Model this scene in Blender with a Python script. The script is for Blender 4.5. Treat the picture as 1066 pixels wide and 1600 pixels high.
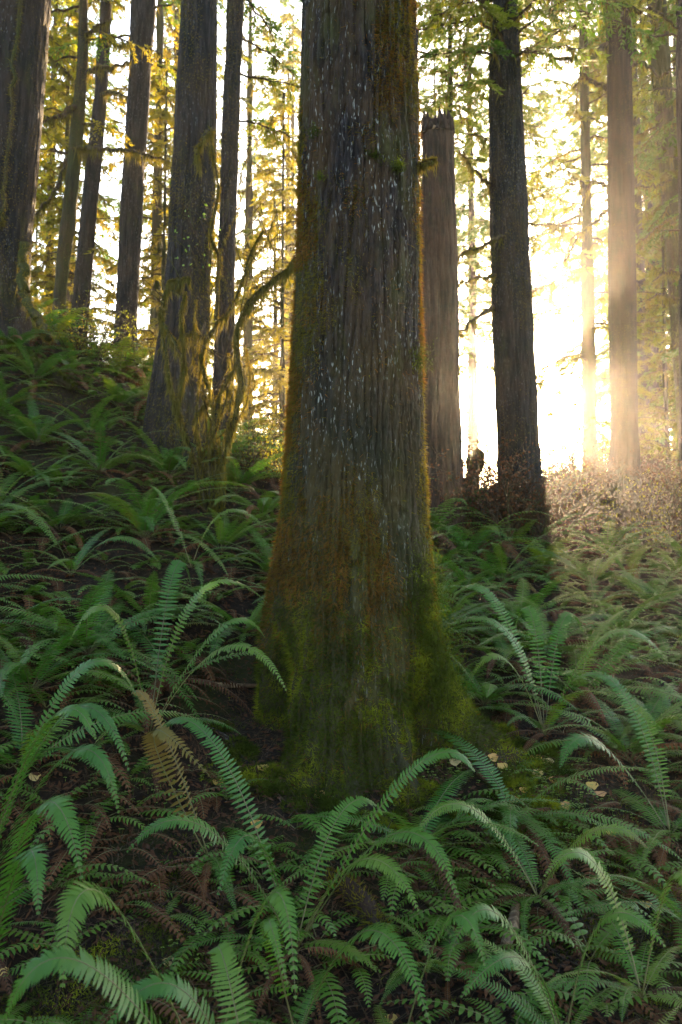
import bpy, math, random
import numpy as np
from mathutils import Vector, Matrix

# ------------------------------------------------------------------ camera, sky, sun, exposure
C = bpy.context.scene
for o in list(bpy.data.objects):
    bpy.data.objects.remove(o)
COL = C.collection
PITCH = math.radians(4.0)
CAMZ = 1.6
F = 1333.0
SUN_EL = math.radians(12.0)
SUN_AZ = math.radians(12.85)          # clockwise from +Y
SUN_STRENGTH = 5.0
SKY_STRENGTH = 0.15
EXPOSURE = 3.25
HAZE_DENSITY = 0.0008

cam = bpy.data.cameras.new('camera')
camo = bpy.data.objects.new('camera', cam)
COL.objects.link(camo)
camo.location = (0, 0, CAMZ)
camo.rotation_euler = (math.radians(90) + PITCH, 0, 0)
cam.sensor_fit = 'VERTICAL'
cam.sensor_height = 36
cam.lens = 30
cam.clip_end = 2000
cam.clip_start = 0.05
cam.dof.use_dof = True
cam.dof.focus_distance = 4.3
cam.dof.aperture_fstop = 3.5
C.camera = camo

w = bpy.data.worlds.new("World")
C.world = w
w.use_nodes = True
nt = w.node_tree
for n in list(nt.nodes):
    nt.nodes.remove(n)
sky = nt.nodes.new('ShaderNodeTexSky')
sky.sky_type = 'NISHITA'
sky.sun_disc = False
sky.sun_elevation = SUN_EL
sky.sun_rotation = SUN_AZ
sky.dust_density = 1.5
sky.ozone_density = 0.3
bg = nt.nodes.new('ShaderNodeBackground')
bg.inputs[1].default_value = SKY_STRENGTH
wo = nt.nodes.new('ShaderNodeOutputWorld')
nt.links.new(sky.outputs[0], bg.inputs[0])
nt.links.new(bg.outputs[0], wo.inputs[0])

sl = bpy.data.lights.new('sun', 'SUN')
sl.energy = SUN_STRENGTH
sl.angle = math.radians(0.5)
sl.color = (1.0, 0.70, 0.40)
so = bpy.data.objects.new('sun', sl)
COL.objects.link(so)
SDIR = Vector((math.sin(SUN_AZ) * math.cos(SUN_EL), math.cos(SUN_AZ) * math.cos(SUN_EL), math.sin(SUN_EL)))
so.rotation_euler = SDIR.to_track_quat('Z', 'Y').to_euler()
so.location = (8, 30, 20)

C.view_settings.view_transform = 'Standard'
C.view_settings.look = 'None'
C.view_settings.exposure = EXPOSURE
C.view_settings.gamma = 1
C.render.engine = 'CYCLES'
cy = C.cycles
cy.use_denoising = True
try:
    cy.denoiser = 'OPENIMAGEDENOISE'
except Exception:
    pass
cy.use_adaptive_sampling = True
cy.adaptive_threshold = 0.02
cy.max_bounces = 6
cy.diffuse_bounces = 3
cy.glossy_bounces = 2
cy.transmission_bounces = 3
cy.transparent_max_bounces = 8
cy.volume_bounces = 1
cy.sample_clamp_indirect = 6

# ------------------------------------------------------------------ small maths
cp, sp = math.cos(PITCH), math.sin(PITCH)


def W(px, py, d):
    """world point seen at a photograph pixel, d metres ahead"""
    u = (px - 533) / F
    v = (800 - py) / F
    y = cp - v * sp
    z = sp + v * cp
    return np.array((u * d / y, d, CAMZ + z * d / y))


def PX(p):
    x, y, z = p[0], p[1], p[2] - CAMZ
    dd = y * cp + z * sp
    vv = -y * sp + z * cp
    if dd < 0.1:
        return (-9999, -9999)
    return (533 + F * x / dd, 800 - F * vv / dd)


def smooth(x):
    x = np.clip(x, 0, 1)
    return x * x * (3 - 2 * x)


def _hash(ix, iy, iz, seed):
    h = (ix.astype(np.int64) * 374761393 + iy.astype(np.int64) * 668265263 + iz.astype(np.int64) * 2147483647 + seed * 1274126177) & 0xffffffff
    h = ((h ^ (h >> 13)) * 1274126177) & 0xffffffff
    h = ((h ^ (h >> 16)) * 2246822519) & 0xffffffff
    return ((h ^ (h >> 15)) & 0xffffff) / float(0xffffff)


def vn(x, y, z, seed=0):
    x, y, z = np.broadcast_arrays(np.asarray(x, float), np.asarray(y, float), np.asarray(z, float))
    ix, iy, iz = np.floor(x), np.floor(y), np.floor(z)
    fx, fy, fz = smooth(x - ix), smooth(y - iy), smooth(z - iz)
    ix, iy, iz = ix.astype(np.int64), iy.astype(np.int64), iz.astype(np.int64)
    r = 0
    for a in (0, 1):
        for b in (0, 1):
            for c in (0, 1):
                r = r + _hash(ix + a, iy + b, iz + c, seed) * (fx if a else 1 - fx) * (fy if b else 1 - fy) * (fz if c else 1 - fz)
    return r


def fbm(x, y, z, seed=0, o=4):
    r, a, t = 0, 1.0, 0
    for k in range(o):
        r = r + a * vn(x * 2 ** k, y * 2 ** k, z * 2 ** k, seed + k)
        t += a
        a *= .5
    return r / t


# ------------------------------------------------------------------ mesh builder
class MB:
    def __init__(s):
        s.v = []; s.q = []; s.t = []; s.qm = []; s.tm = []; s.n = 0; s.at = []

    def add(s, v, q=None, t=None, m=0):
        v = np.asarray(v, np.float32).reshape(-1, 3)
        if q is not None and len(q):
            q = np.asarray(q, np.int64).reshape(-1, 4) + s.n
            s.q.append(q); s.qm.append(np.full(len(q), m, np.int32))
        if t is not None and len(t):
            t = np.asarray(t, np.int64).reshape(-1, 3) + s.n
            s.t.append(t); s.tm.append(np.full(len(t), m, np.int32))
        s.v.append(v); s.n += len(v)

    def mesh(s, name, mats, smooth_=True):
        v = np.concatenate(s.v) if s.v else np.zeros((0, 3), np.float32)
        q = np.concatenate(s.q) if s.q else np.zeros((0, 4), np.int64)
        t = np.concatenate(s.t) if s.t else np.zeros((0, 3), np.int64)
        qm = np.concatenate(s.qm) if s.qm else np.zeros(0, np.int32)
        tm = np.concatenate(s.tm) if s.tm else np.zeros(0, np.int32)
        me = bpy.data.meshes.new(name)
        me.vertices.add(len(v))
        me.vertices.foreach_set('co', v.ravel().astype(np.float32))
        loops = np.concatenate([q.ravel(), t.ravel()]).astype(np.int32)
        me.loops.add(len(loops))
        me.loops.foreach_set('vertex_index', loops)
        nf = len(q) + len(t)
        me.polygons.add(nf)
        ls = np.concatenate([np.arange(len(q)) * 4, len(q) * 4 + np.arange(len(t)) * 3]).astype(np.int32)
        me.polygons.foreach_set('loop_start', ls)
        me.polygons.foreach_set('material_index', np.concatenate([qm, tm]).astype(np.int32))
        me.polygons.foreach_set('use_smooth', np.full(nf, smooth_, bool))
        for m in mats:
            me.materials.append(m)
        me.update(calc_edges=True)
        return me

    def obj(s, name, mats, parent=None, smooth_=True):
        o = bpy.data.objects.new(name, s.mesh(name, mats, smooth_))
        COL.objects.link(o)
        if parent is not None:
            o.parent = parent
        return o


def nrm(a):
    return a / (np.linalg.norm(a, axis=-1, keepdims=True) + 1e-9)


def frames(p):
    t = np.gradient(p, axis=0)
    t = nrm(t)
    up = np.array((0, 0, 1.0)) if abs(t[0, 2]) < .9 else np.array((0, -1.0, 0))
    s = [nrm(np.cross(up, t[0]))]
    for k in range(1, len(p)):
        v = s[-1] - t[k] * np.dot(s[-1], t[k])
        s.append(nrm(v))
    s = np.array(s)
    return t, s, np.cross(t, s)


def resample(pts, n):
    pts = np.asarray(pts, float)
    if len(pts) < 3:
        tt = np.linspace(0, 1, n)[:, None]
        return pts[0] * (1 - tt) + pts[-1] * tt
    # catmull-rom
    P = np.vstack([2 * pts[0] - pts[1], pts, 2 * pts[-1] - pts[-2]])
    u = np.linspace(0, len(pts) - 1 - 1e-6, n)
    i = u.astype(int)
    f = (u - i)[:, None]
    a, b, c, d = P[i], P[i + 1], P[i + 2], P[i + 3]
    return .5 * ((2 * b) + (-a + c) * f + (2 * a - 5 * b + 4 * c - d) * f ** 2 + (-a + 3 * b - 3 * c + d) * f ** 3)


def tube(mb, pts, radii, sides=8, m=0, rough=0.0, seed=0, n=None):
    p = np.asarray(pts, float)
    r = np.asarray(radii, float)
    if n is not None:
        k = len(p)
        r = np.interp(np.linspace(0, 1, n), np.linspace(0, 1, len(r)), r)
        p = resample(p, n)
    N = len(p)
    if len(r) != N:
        r = np.interp(np.linspace(0, 1, N), np.linspace(0, 1, len(r)), r)
    t, s, b = frames(p)
    th = np.arange(sides) / sides * 2 * math.pi
    rr = r[:, None] * np.ones(sides)
    if rough:
        rr = rr * (1 + rough * (2 * vn(p[:, 0:1] * 9 + 3 * np.cos(th), p[:, 1:2] * 9 + 3 * np.sin(th), p[:, 2:3] * 9, seed) - 1))
    v = p[:, None] + rr[..., None] * (np.cos(th)[None, :, None] * s[:, None] + np.sin(th)[None, :, None] * b[:, None])
    i = np.arange(N - 1)[:, None] * sides
    j = np.arange(sides)[None]
    j2 = (j + 1) % sides
    q = np.stack([i + j, i + j2, i + sides + j2, i + sides + j], -1).reshape(-1, 4)
    vv = np.vstack([v.reshape(-1, 3), p[:1], p[-1:]])
    c0, c1 = N * sides, N * sides + 1
    jj = np.arange(sides); jk = (jj + 1) % sides
    tr = np.vstack([np.stack([np.full(sides, c0), jk, jj], -1), np.stack([np.full(sides, c1), (N - 1) * sides + jj, (N - 1) * sides + jk], -1)])
    mb.add(vv, q, tr, m)
    return p, r


def leaves(mb, c, d, nv, L, Wd, m=0):
    """rhombic leaflets: base c, direction d, side = d x nv"""
    d = nrm(d)
    s = nrm(np.cross(d, nv))
    L = np.asarray(L)[:, None]; Wd = np.asarray(Wd)[:, None]
    nn = np.cross(s, d)
    v = np.stack([c, c + d * L * .45 + s * Wd * .5 + nn * Wd * .12, c + d * L, c + d * L * .45 - s * Wd * .5 + nn * Wd * .12], 1)
    n = len(c)
    q = np.arange(n * 4).reshape(n, 4)
    mb.add(v.reshape(-1, 3), q, None, m)


def blades(mb, c, d, nv, L, Wd, m=0):
    """thin triangular blades"""
    d = nrm(d)
    s = nrm(np.cross(d, nv))
    L = np.asarray(L)[:, None]; Wd = np.asarray(Wd)[:, None]
    v = np.stack([c + s * Wd * .5, c - s * Wd * .5, c + d * L], 1)
    n = len(c)
    mb.add(v.reshape(-1, 3), None, np.arange(n * 3).reshape(n, 3), m)


# ------------------------------------------------------------------ materials
def mat(name):
    m = bpy.data.materials.new(name)
    m.use_nodes = True
    t = m.node_tree
    for n in list(t.nodes):
        t.nodes.remove(n)
    return m, t


def nd(t, typ, **kw):
    n = t.nodes.new(typ)
    for k, v in kw.items():
        if k.startswith('i_'):
            k = k[2:]
            key = int(k) if k.isdigit() else k.replace('_', ' ')
            n.inputs[key].default_value = v
        else:
            setattr(n, k, v)
    return n


def ramp(t, src, stops, interp='LINEAR'):
    r = t.nodes.new('ShaderNodeValToRGB')
    r.color_ramp.interpolation = interp
    e = r.color_ramp.elements
    while len(e) < len(stops):
        e.new(.5)
    for k, (p, c) in enumerate(stops):
        e[k].position = p
        e[k].color = (*c, 1) if len(c) == 3 else c
    t.links.new(src, r.inputs[0])
    return r.outputs[0]


def noise(t, vec, scale, detail=4, rough=.6):
    n = nd(t, 'ShaderNodeTexNoise')
    n.inputs['Scale'].default_value = scale
    n.inputs['Detail'].default_value = detail
    n.inputs['Roughness'].default_value = rough
    if vec is not None:
        t.links.new(vec, n.inputs['Vector'])
    return n.outputs[0]


def mapped(t, scale, coord='Object'):
    tc = t.nodes.new('ShaderNodeTexCoord')
    mp = t.nodes.new('ShaderNodeMapping')
    mp.inputs['Scale'].default_value = scale
    t.links.new(tc.outputs[coord], mp.inputs[0])
    return mp.outputs[0]


def mixc(t, fac, a, b, mode='MIX'):
    n = t.nodes.new('ShaderNodeMix')
    n.data_type = 'RGBA'
    n.blend_type = mode
    for idx, x in ((0, fac), (6, a), (7, b)):
        if isinstance(x, (int, float)):
            n.inputs[idx].default_value = x
        elif isinstance(x, tuple):
            n.inputs[idx].default_value = (*x, 1)
        else:
            t.links.new(x, n.inputs[idx])
    return n.outputs[2]


def leafmat(name, stops, trans=.4, rough=.5, scale=3.0, spec=.4, tmul=(1.3, 1.25, .6), rnd=True):
    m, t = mat(name)
    tc = t.nodes.new('ShaderNodeTexCoord')
    n = noise(t, tc.outputs['Object'], scale, 3)
    if rnd:
        oi = t.nodes.new('ShaderNodeObjectInfo')
        a = nd(t, 'ShaderNodeMath', operation='MULTIPLY_ADD')
        t.links.new(oi.outputs['Random'], a.inputs[0])
        a.inputs[1].default_value = .6
        b = nd(t, 'ShaderNodeMath', operation='MULTIPLY')
        t.links.new(n, b.inputs[0]); b.inputs[1].default_value = .55
        t.links.new(b.outputs[0], a.inputs[2])
        src = a.outputs[0]
    else:
        src = n
    col = ramp(t, src, stops)
    p = nd(t, 'ShaderNodeBsdfPrincipled')
    t.links.new(col, p.inputs['Base Color'])
    p.inputs['Roughness'].default_value = rough
    p.inputs['Specular IOR Level'].default_value = spec
    tr = nd(t, 'ShaderNodeBsdfTranslucent')
    t.links.new(mixc(t, 1.0, col, tmul, 'MULTIPLY'), tr.inputs[0])
    mx = t.nodes.new('ShaderNodeMixShader')
    mx.inputs[0].default_value = trans
    t.links.new(p.outputs[0], mx.inputs[1]); t.links.new(tr.outputs[0], mx.inputs[2])
    o = t.nodes.new('ShaderNodeOutputMaterial')
    t.links.new(mx.outputs[0], o.inputs[0])
    return m


def barkmat(name, dark, light, lichen=.0, moss=.3, mosscol=(.055, .06, .012), rust=(.09, .045, .018), zscale=.12, f=26, mossz=None, seed=0):
    m, t = mat(name)
    v = mapped(t, (1, 1, zscale))
    loc = v.node.inputs['Location']
    loc.default_value = (seed * 3.1, seed * 1.7, seed)
    n1 = noise(t, v, f, 6, .65)
    base = ramp(t, n1, [(.38, dark), (.50, tuple(c * .45 for c in light)), (.60, light)])
    v2 = mapped(t, (1, 1, .5))
    n2 = noise(t, v2, 3.2, 5, .7)
    # rusty algae patches
    base = mixc(t, ramp(t, n2, [(.43, (0, 0, 0)), (.62, (.7, .7, .7))]), base, rust)
    if lichen:
        v3 = mapped(t, (1, 1, .22))
        vo = nd(t, 'ShaderNodeTexVoronoi')
        wp = nd(t, 'ShaderNodeTexNoise'); wp.inputs['Scale'].default_value = 34; wp.inputs['Detail'].default_value = 4
        t.links.new(v3, wp.inputs['Vector'])
        ad = nd(t, 'ShaderNodeVectorMath', operation='MULTIPLY_ADD'); t.links.new(wp.outputs[1], ad.inputs[0]); ad.inputs[1].default_value = (.045,) * 3; t.links.new(v3, ad.inputs[2])
        t.links.new(ad.outputs[0], vo.inputs['Vector']); vo.inputs['Scale'].default_value = 62
        fl = ramp(t, vo.outputs['Distance'], [(.16, (1, 1, 1)), (.26, (0, 0, 0))])
        n3 = noise(t, mapped(t, (1, 1, .35)), 3.0, 4, .7)
        msk = ramp(t, n3, [(.44, (0, 0, 0)), (.58, (lichen,) * 3)])
        base = mixc(t, mixc(t, 1.0, fl, msk, 'MULTIPLY'), base, (.24, .25, .25))
    n4 = noise(t, mapped(t, (1, 1, .4)), 2.1, 6, .75)
    mk = ramp(t, n4, [(.60 - moss * .35, (0, 0, 0)), (.68 - moss * .2, (.9, .9, .9))])
    if mossz is not None:   # thicker moss low on the trunk: (z full, z none)
        g = t.nodes.new('ShaderNodeTexCoord')
        s = nd(t, 'ShaderNodeSeparateXYZ'); t.links.new(g.outputs['Object'], s.inputs[0])
        mr = nd(t, 'ShaderNodeMapRange'); t.links.new(s.outputs[2], mr.inputs[0])
        mr.inputs[1].default_value = mossz[0]; mr.inputs[2].default_value = mossz[1]
        mr.inputs[3].default_value = 1; mr.inputs[4].default_value = 0
        mk = mixc(t, mr.outputs[0], mk, mixc(t, .55, mk, (1, 1, 1)))
    n5 = noise(t, mapped(t, (1, 1, 1)), 14, 3)
    mc = mixc(t, n5, mosscol, tuple(c * .45 for c in mosscol))
    base = mixc(t, mk, base, mc)
    p = nd(t, 'ShaderNodeBsdfPrincipled')
    t.links.new(base, p.inputs['Base Color'])
    p.inputs['Roughness'].default_value = .9
    p.inputs['Specular IOR Level'].default_value = .2
    b = nd(t, 'ShaderNodeBump'); b.inputs['Strength'].default_value = .9; b.inputs['Distance'].default_value = .035
    t.links.new(n1, b.inputs['Height']); t.links.new(b.outputs[0], p.inputs['Normal'])
    o = t.nodes.new('ShaderNodeOutputMaterial'); t.links.new(p.outputs[0], o.inputs[0])
    return m


G = lambda r, g, b: (r, g, b)
M = {}
M['fern'] = leafmat('fern_green', [(.02, (.018, .068, .010)), (.35, (.034, .105, .011)), (.62, (.056, .130, .012)), (.86, (.095, .150, .014)), (.97, (.13, .075, .022))], .42, .46, 5, .35)
M['fern_far'] = leafmat('fern_green_far', [(.05, (.022, .085, .012)), (.5, (.048, .125, .013)), (.95, (.12, .15, .015))], .48, .5, 4, .35)
M['fern_dead'] = leafmat('fern_dead', [(.1, (.026, .014, .009)), (.5, (.060, .026, .013)), (.9, (.12, .050, .018))], .3, .8, 6, .2, (1.2, .9, .6))
M['fern_tan'] = leafmat('fern_tan', [(.2, (.16, .075, .025)), (.8, (.11, .10, .025))], .35, .7, 9, .2, (1.2, .9, .6))
M['stem'] = leafmat('fern_stem', [(.2, (.05, .045, .015)), (.8, (.10, .09, .03))], .0, .6, 5)
M['stem_dead'] = leafmat('fern_stem_dead', [(.2, (.05, .03, .015)), (.8, (.09, .05, .025))], .0, .8, 5)
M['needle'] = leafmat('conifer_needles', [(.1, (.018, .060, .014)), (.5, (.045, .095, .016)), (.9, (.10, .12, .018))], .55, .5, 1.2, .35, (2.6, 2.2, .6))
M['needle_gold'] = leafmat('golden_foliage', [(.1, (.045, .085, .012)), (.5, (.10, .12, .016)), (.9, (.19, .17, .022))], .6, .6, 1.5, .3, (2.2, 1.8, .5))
M['moss'] = leafmat('moss_blades', [(.25, (.045, .050, .008)), (.45, (.085, .080, .010)), (.62, (.12, .10, .014)), (.75, (.12, .070, .016))], .45, .9, 4, .1, (1.6, 1.3, .6), rnd=False)
M['moss_green'] = leafmat('moss_green', [(.32, (.018, .028, .004)), (.52, (.050, .066, .007)), (.68, (.16, .175, .012))], .4, .9, 5, .1, (1.5, 1.4, .5), rnd=False)
M['moss_rust'] = leafmat('moss_rust', [(.3, (.075, .042, .010)), (.7, (.17, .085, .020))], .45, .9, 5, .1, (1.6, 1.2, .6), rnd=False)
M['drape'] = leafmat('hanging_moss', [(.25, (.06, .065, .015)), (.7, (.13, .12, .03))], .5, .9, 3, .1, (1.5, 1.25, .6), rnd=False)
M['bark_main'] = barkmat('bark_main', (.0035, .0025, .0030), (.024, .0185, .021), 1.0, .30, (.050, .048, .010), (.060, .034, .014), mossz=(.9, 2.4), f=42)
M['bark'] = barkmat('bark_grey', (.004, .0035, .0035), (.022, .018, .018), .35, .12, rust=(.030, .018, .011), mosscol=(.035, .036, .010), seed=2)
M['bark_red'] = barkmat('bark_red', (.006, .004, .003), (.030, .018, .013), .0, .0, rust=(.040, .020, .012), seed=3, zscale=.06)
M['bark_mossy'] = barkmat('bark_mossy', (.010, .008, .006), (.040, .032, .022), .0, .55, (.045, .050, .009), seed=4)
M['twig'] = barkmat('twig_bark', (.016, .012, .010), (.07, .05, .035), .0, .25, seed=5, f=40)
M['wood_pale'] = barkmat('broken_wood', (.06, .04, .025), (.26, .19, .12), .0, .0, seed=6, zscale=.3, rust=(.12, .06, .03))
M['leaf_yellow'] = leafmat('fallen_leaf', [(.1, (.45, .20, .14)), (.4, (.42, .24, .06)), (.7, (.50, .34, .10)), (.9, (.40, .30, .16))], .35, .6, 9)
M['leaf_green'] = leafmat('young_leaf', [(.1, (.08, .17, .04)), (.9, (.18, .26, .04))], .45, .5, 6)


def groundmat():
    m, t = mat('forest_soil')
    v = mapped(t, (1, 1, 1))
    n = noise(t, v, 22, 8, .75)
    n2 = noise(t, v, 1.6, 4, .6)
    soil = ramp(t, n, [(.3, (.006, .004, .003)), (.55, (.020, .012, .008)), (.75, (.055, .030, .018))])
    ms = ramp(t, n2, [(.55, (0, 0, 0)), (.68, (.7, .7, .7))])
    col = mixc(t, ms, soil, (.030, .036, .008))
    p = nd(t, 'ShaderNodeBsdfPrincipled'); t.links.new(col, p.inputs['Base Color'])
    p.inputs['Roughness'].default_value = .95
    p.inputs['Specular IOR Level'].default_value = .15
    b = nd(t, 'ShaderNodeBump'); b.inputs['Strength'].default_value = 1; b.inputs['Distance'].default_value = .04
    t.links.new(n, b.inputs['Height']); t.links.new(b.outputs[0], p.inputs['Normal'])
    o = t.nodes.new('ShaderNodeOutputMaterial'); t.links.new(p.outputs[0], o.inputs[0])
    return m


M['soil'] = groundmat()


# ------------------------------------------------------------------ tagging
def tag(o, label=None, cat=None, group=None, kind=None):
    if label: o['label'] = label
    if cat: o['category'] = cat
    if group: o['group'] = group
    if kind: o['kind'] = kind
    return o


def empty(name, loc=(0, 0, 0)):
    o = bpy.data.objects.new(name, None)
    COL.objects.link(o)
    o.location = loc
    o.empty_display_size = .2
    return o


ORD = ['', 'first', 'second', 'third', 'fourth', 'fifth', 'sixth', 'seventh', 'eighth', 'ninth', 'tenth', 'eleventh', 'twelfth', 'thirteenth', 'fourteenth',
       'fifteenth', 'sixteenth', 'seventeenth', 'eighteenth', 'nineteenth', 'twentieth', 'twenty-first', 'twenty-second', 'twenty-third', 'twenty-fourth', 'twenty-fifth', 'twenty-sixth', 'twenty-seventh', 'twenty-eighth', 'twenty-ninth', 'thirtieth'] + ['last'] * 60

# ------------------------------------------------------------------ the slope
GC = [W(-300, 1700, 3.0), W(0, 1640, 3.0), W(300, 1640, 3.0), W(533, 1640, 3.0), W(800, 1640, 3.0), W(1066, 1640, 3.0), W(1400, 1600, 3.2),
      W(60, 1330, 3.7), W(300, 1300, 4.0), W(533, 1225, 4.35), W(700, 1215, 4.5), W(850, 1250, 4.6), W(1066, 1270, 4.6),
      W(400, 1120, 4.9), W(780, 1150, 5.0), W(700, 1080, 5.6), W(400, 1000, 5.6),
      W(200, 1100, 4.6), W(40, 1090, 4.5), W(-200, 1050, 4.5),
      W(1040, 1060, 6.2), W(1300, 1100, 6.2), W(850, 1000, 7.0), W(950, 900, 9.0), W(740, 890, 9.0), W(1066, 905, 9.5), W(1300, 960, 9),
      W(820, 845, 11.5), W(960, 850, 11.8), W(690, 800, 11.5), W(1080, 860, 12), W(1250, 880, 12),
      W(330, 790, 7.2), W(420, 760, 8.5), W(250, 700, 8.4), W(100, 800, 6.6), W(0, 760, 6.6), W(50, 640, 8), W(180, 600, 9.6), W(30, 520, 9.4),
      W(-150, 560, 8), W(-300, 600, 8), W(160, 590, 12), W(40, 545, 12), W(400, 730, 12), W(550, 780, 10),
      np.array((0, -12, -1.4)), np.array((-20, -12, 2.0)), np.array((20, -12, -4.0)), np.array((8, 1, -1.2)), np.array((-6, 1, 2.8)), np.array((0, -3, -.4)),
      np.array((-10, 10, 5.6)), np.array((-20, 12, 9)), np.array((-12, 22, 4.6)), np.array((-6, 18, 2.9)), np.array((0, 20, 2.0)), np.array((7, 20, 1.4)), np.array((14, 16, .4)),
      np.array((0, 34, .0)), np.array((-14, 36, 1.5)), np.array((16, 34, -1.5)), np.array((0, 58, -3)), np.array((-30, 56, -1)), np.array((30, 56, -4)), np.array((-42, 20, 9)), np.array((42, 20, -6)),
      np.array((-40, -10, 9)), np.array((40, -10, -7))]
GC = np.array(GC)


def _tps(r2):
    return np.where(r2 > 0, r2 * np.log(r2 + 1e-12), 0) * .5


_n = len(GC)
_K = _tps(((GC[:, None, :2] - GC[None, :, :2]) ** 2).sum(-1)) + np.eye(_n) * .35
_P = np.c_[np.ones(_n), GC[:, :2]]
_A = np.block([[_K, _P], [_P.T, np.zeros((3, 3))]])
_w = np.linalg.solve(_A, np.r_[GC[:, 2], 0, 0, 0])


def ground(x, y):
    x = np.asarray(x, float); y = np.asarray(y, float)
    sh = x.shape
    xf, yf = x.ravel(), y.ravel()
    out = np.empty(len(xf))
    for a in range(0, len(xf), 20000):
        X, Y = xf[a:a + 20000], yf[a:a + 20000]
        r2 = (X[:, None] - GC[None, :, 0]) ** 2 + (Y[:, None] - GC[None, :, 1]) ** 2
        out[a:a + 20000] = _tps(r2) @ _w[:_n] + _w[_n] + _w[_n + 1] * X + _w[_n + 2] * Y
    out = out + (fbm(xf * 1.3, yf * 1.3, 0, 3) - .5) * .28 + (fbm(xf * 5, yf * 5, 0, 9, 3) - .5) * .07
    return out.reshape(sh)


def gz(x, y):
    return float(ground(np.array([x]), np.array([y]))[0])


def hit(px, py, d0=1.6, d1=30):
    """where the sight line of a photograph pixel meets the slope"""
    d = np.arange(d0, d1, .02)
    P = np.array([W(px, py, 1.0)])[0] - np.array((0, 0, CAMZ))
    pts = np.array((0, 0, CAMZ)) + P[None] * d[:, None]
    g = ground(pts[:, 0], pts[:, 1])
    b = np.nonzero(pts[:, 2] < g)[0]
    if not len(b):
        return None
    k = b[0]
    return np.array((pts[k, 0], pts[k, 1], g[k]))


def gnormal(x, y):
    e = .05
    a = (ground(x + e, y) - ground(x - e, y)) / (2 * e)
    b = (ground(x, y + e) - ground(x, y - e)) / (2 * e)
    return nrm(np.stack([-a, -b, np.ones_like(a)], -1))


def build_ground():
    mb = MB()
    us = np.linspace(-1, 1, 420)
    xs = np.sign(us) * (np.abs(us) ** 2.2) * 43
    vs = np.linspace(0, 1, 460)
    ys = -11.5 + 14 * vs + 56 * vs ** 4
    X, Y = np.meshgrid(xs, ys)
    Z = ground(X, Y)
    ny, nx = X.shape
    i = np.arange(ny - 1)[:, None] * nx; j = np.arange(nx - 1)[None]
    q = np.stack([i + j, i + j + 1, i + nx + j + 1, i + nx + j], -1).reshape(-1, 4)
    mb.add(np.stack([X, Y, Z], -1), q)
    o = mb.obj('ground', [M['soil']])
    tag(o, 'dark brown forest soil of the fern covered slope', 'ground', kind='structure')


build_ground()


# ------------------------------------------------------------------ trunks
def trunk(mb, prof, nth, zs, lobes=(), amp=.012, f=14, seed=0, m=0, lump=.02, cush=0, cz_=.6):
    """prof: rows (z, cx, cy, r) -> one displaced bark surface; returns vertex grid and normals"""
    prof = np.array(sorted(map(tuple, prof)))
    zs = np.asarray(zs)
    cx = np.interp(zs, prof[:, 0], prof[:, 1]); cyy = np.interp(zs, prof[:, 0], prof[:, 2]); r = np.interp(zs, prof[:, 0], prof[:, 3])
    th = np.arange(nth) / nth * 2 * math.pi
    R = r[:, None] * np.ones(nth)
    for (a, wd, z0, h, A) in lobes:
        dth = (th - math.radians(a) + math.pi) % (2 * math.pi) - math.pi
        gz_ = np.clip((z0 - zs) / h, 0, 1.12) ** 1.7
        R = R + A * gz_[:, None] * np.exp(-(dth / wd) ** 2)[None]
    co, si = np.cos(th)[None], np.sin(th)[None]
    rm = r[:, None]
    Z = zs[:, None]
    wx = (fbm(co * rm * 6, si * rm * 6, Z * 2.5, seed + 5, 3) - .5) * 1.6
    r1 = np.abs(2 * vn(co * rm * f + wx, si * rm * f + wx, Z * f * .07, seed) - 1)
    r2 = np.abs(2 * vn(co * rm * f * 2.1 - wx, si * rm * f * 2.1, Z * f * .22, seed + 1) - 1)
    rid = np.minimum(1, r1 * 3.2) + .45 * np.minimum(1, r2 * 2.6) + .35 * vn(co * rm * f * 3, si * rm * f * 3, Z * f * 1.2, seed + 6) - 1.3
    R = R + amp * rid + lump * (2 * fbm(co * rm * 2.2, si * rm * 2.2, Z * 1.1, seed + 2, 3) - 1)
    if cush:
        kk = smooth((cz_ - Z) / .7) * cush
        R = R + kk * (2 * fbm(co * 2.2 * (R / .5), si * 2.2 * (R / .5), Z * 4.5, seed + 7, 3) - .8)
    V = np.stack([cx[:, None] + R * co, cyy[:, None] + R * si, Z * np.ones_like(R)], -1)
    nz = len(zs)
    i = np.arange(nz - 1)[:, None] * nth; j = np.arange(nth)[None]; j2 = (j + 1) % nth
    q = np.stack([i + j, i + j2, i + nth + j2, i + nth + j], -1).reshape(-1, 4)
    cap = np.array([[cx[-1], cyy[-1], zs[-1] + .02]])
    VV = np.vstack([V.reshape(-1, 3), cap])
    tj = np.arange(nth)
    tr = np.stack([np.full(nth, nz * nth), (nz - 1) * nth + tj, (nz - 1) * nth + (tj + 1) % nth], -1)
    mb.add(VV, q, tr, m)
    du = np.roll(V, -1, 1) - np.roll(V, 1, 1)
    dv = np.gradient(V, axis=0)
    Nn = nrm(np.cross(du, dv))
    return V, Nn


def edges_profile(E, d, ztop, rtop, under=.6):
    """rows (py, left px, right px) of a trunk d metres ahead -> profile"""
    rows = []
    for (py, a, b) in E:
        A, B = W(a, py, d), W(b, py, d)
        rows.append((A[2], (A[0] + B[0]) / 2, d, (B[0] - A[0]) / 2))
    rows.sort()
    lo, hi = rows[0], rows[-1]
    rows.insert(0, (lo[0] - under, lo[1], d, lo[3] * 1.03))
    if ztop > hi[0]:
        k = (hi[1] - rows[-3][1]) / max(.1, hi[0] - rows[-3][0]) * .6
        k = max(-.04, min(.04, k))
        rows.append((ztop, hi[1] + k * (ztop - hi[0]), d, rtop))
    return rows


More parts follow.
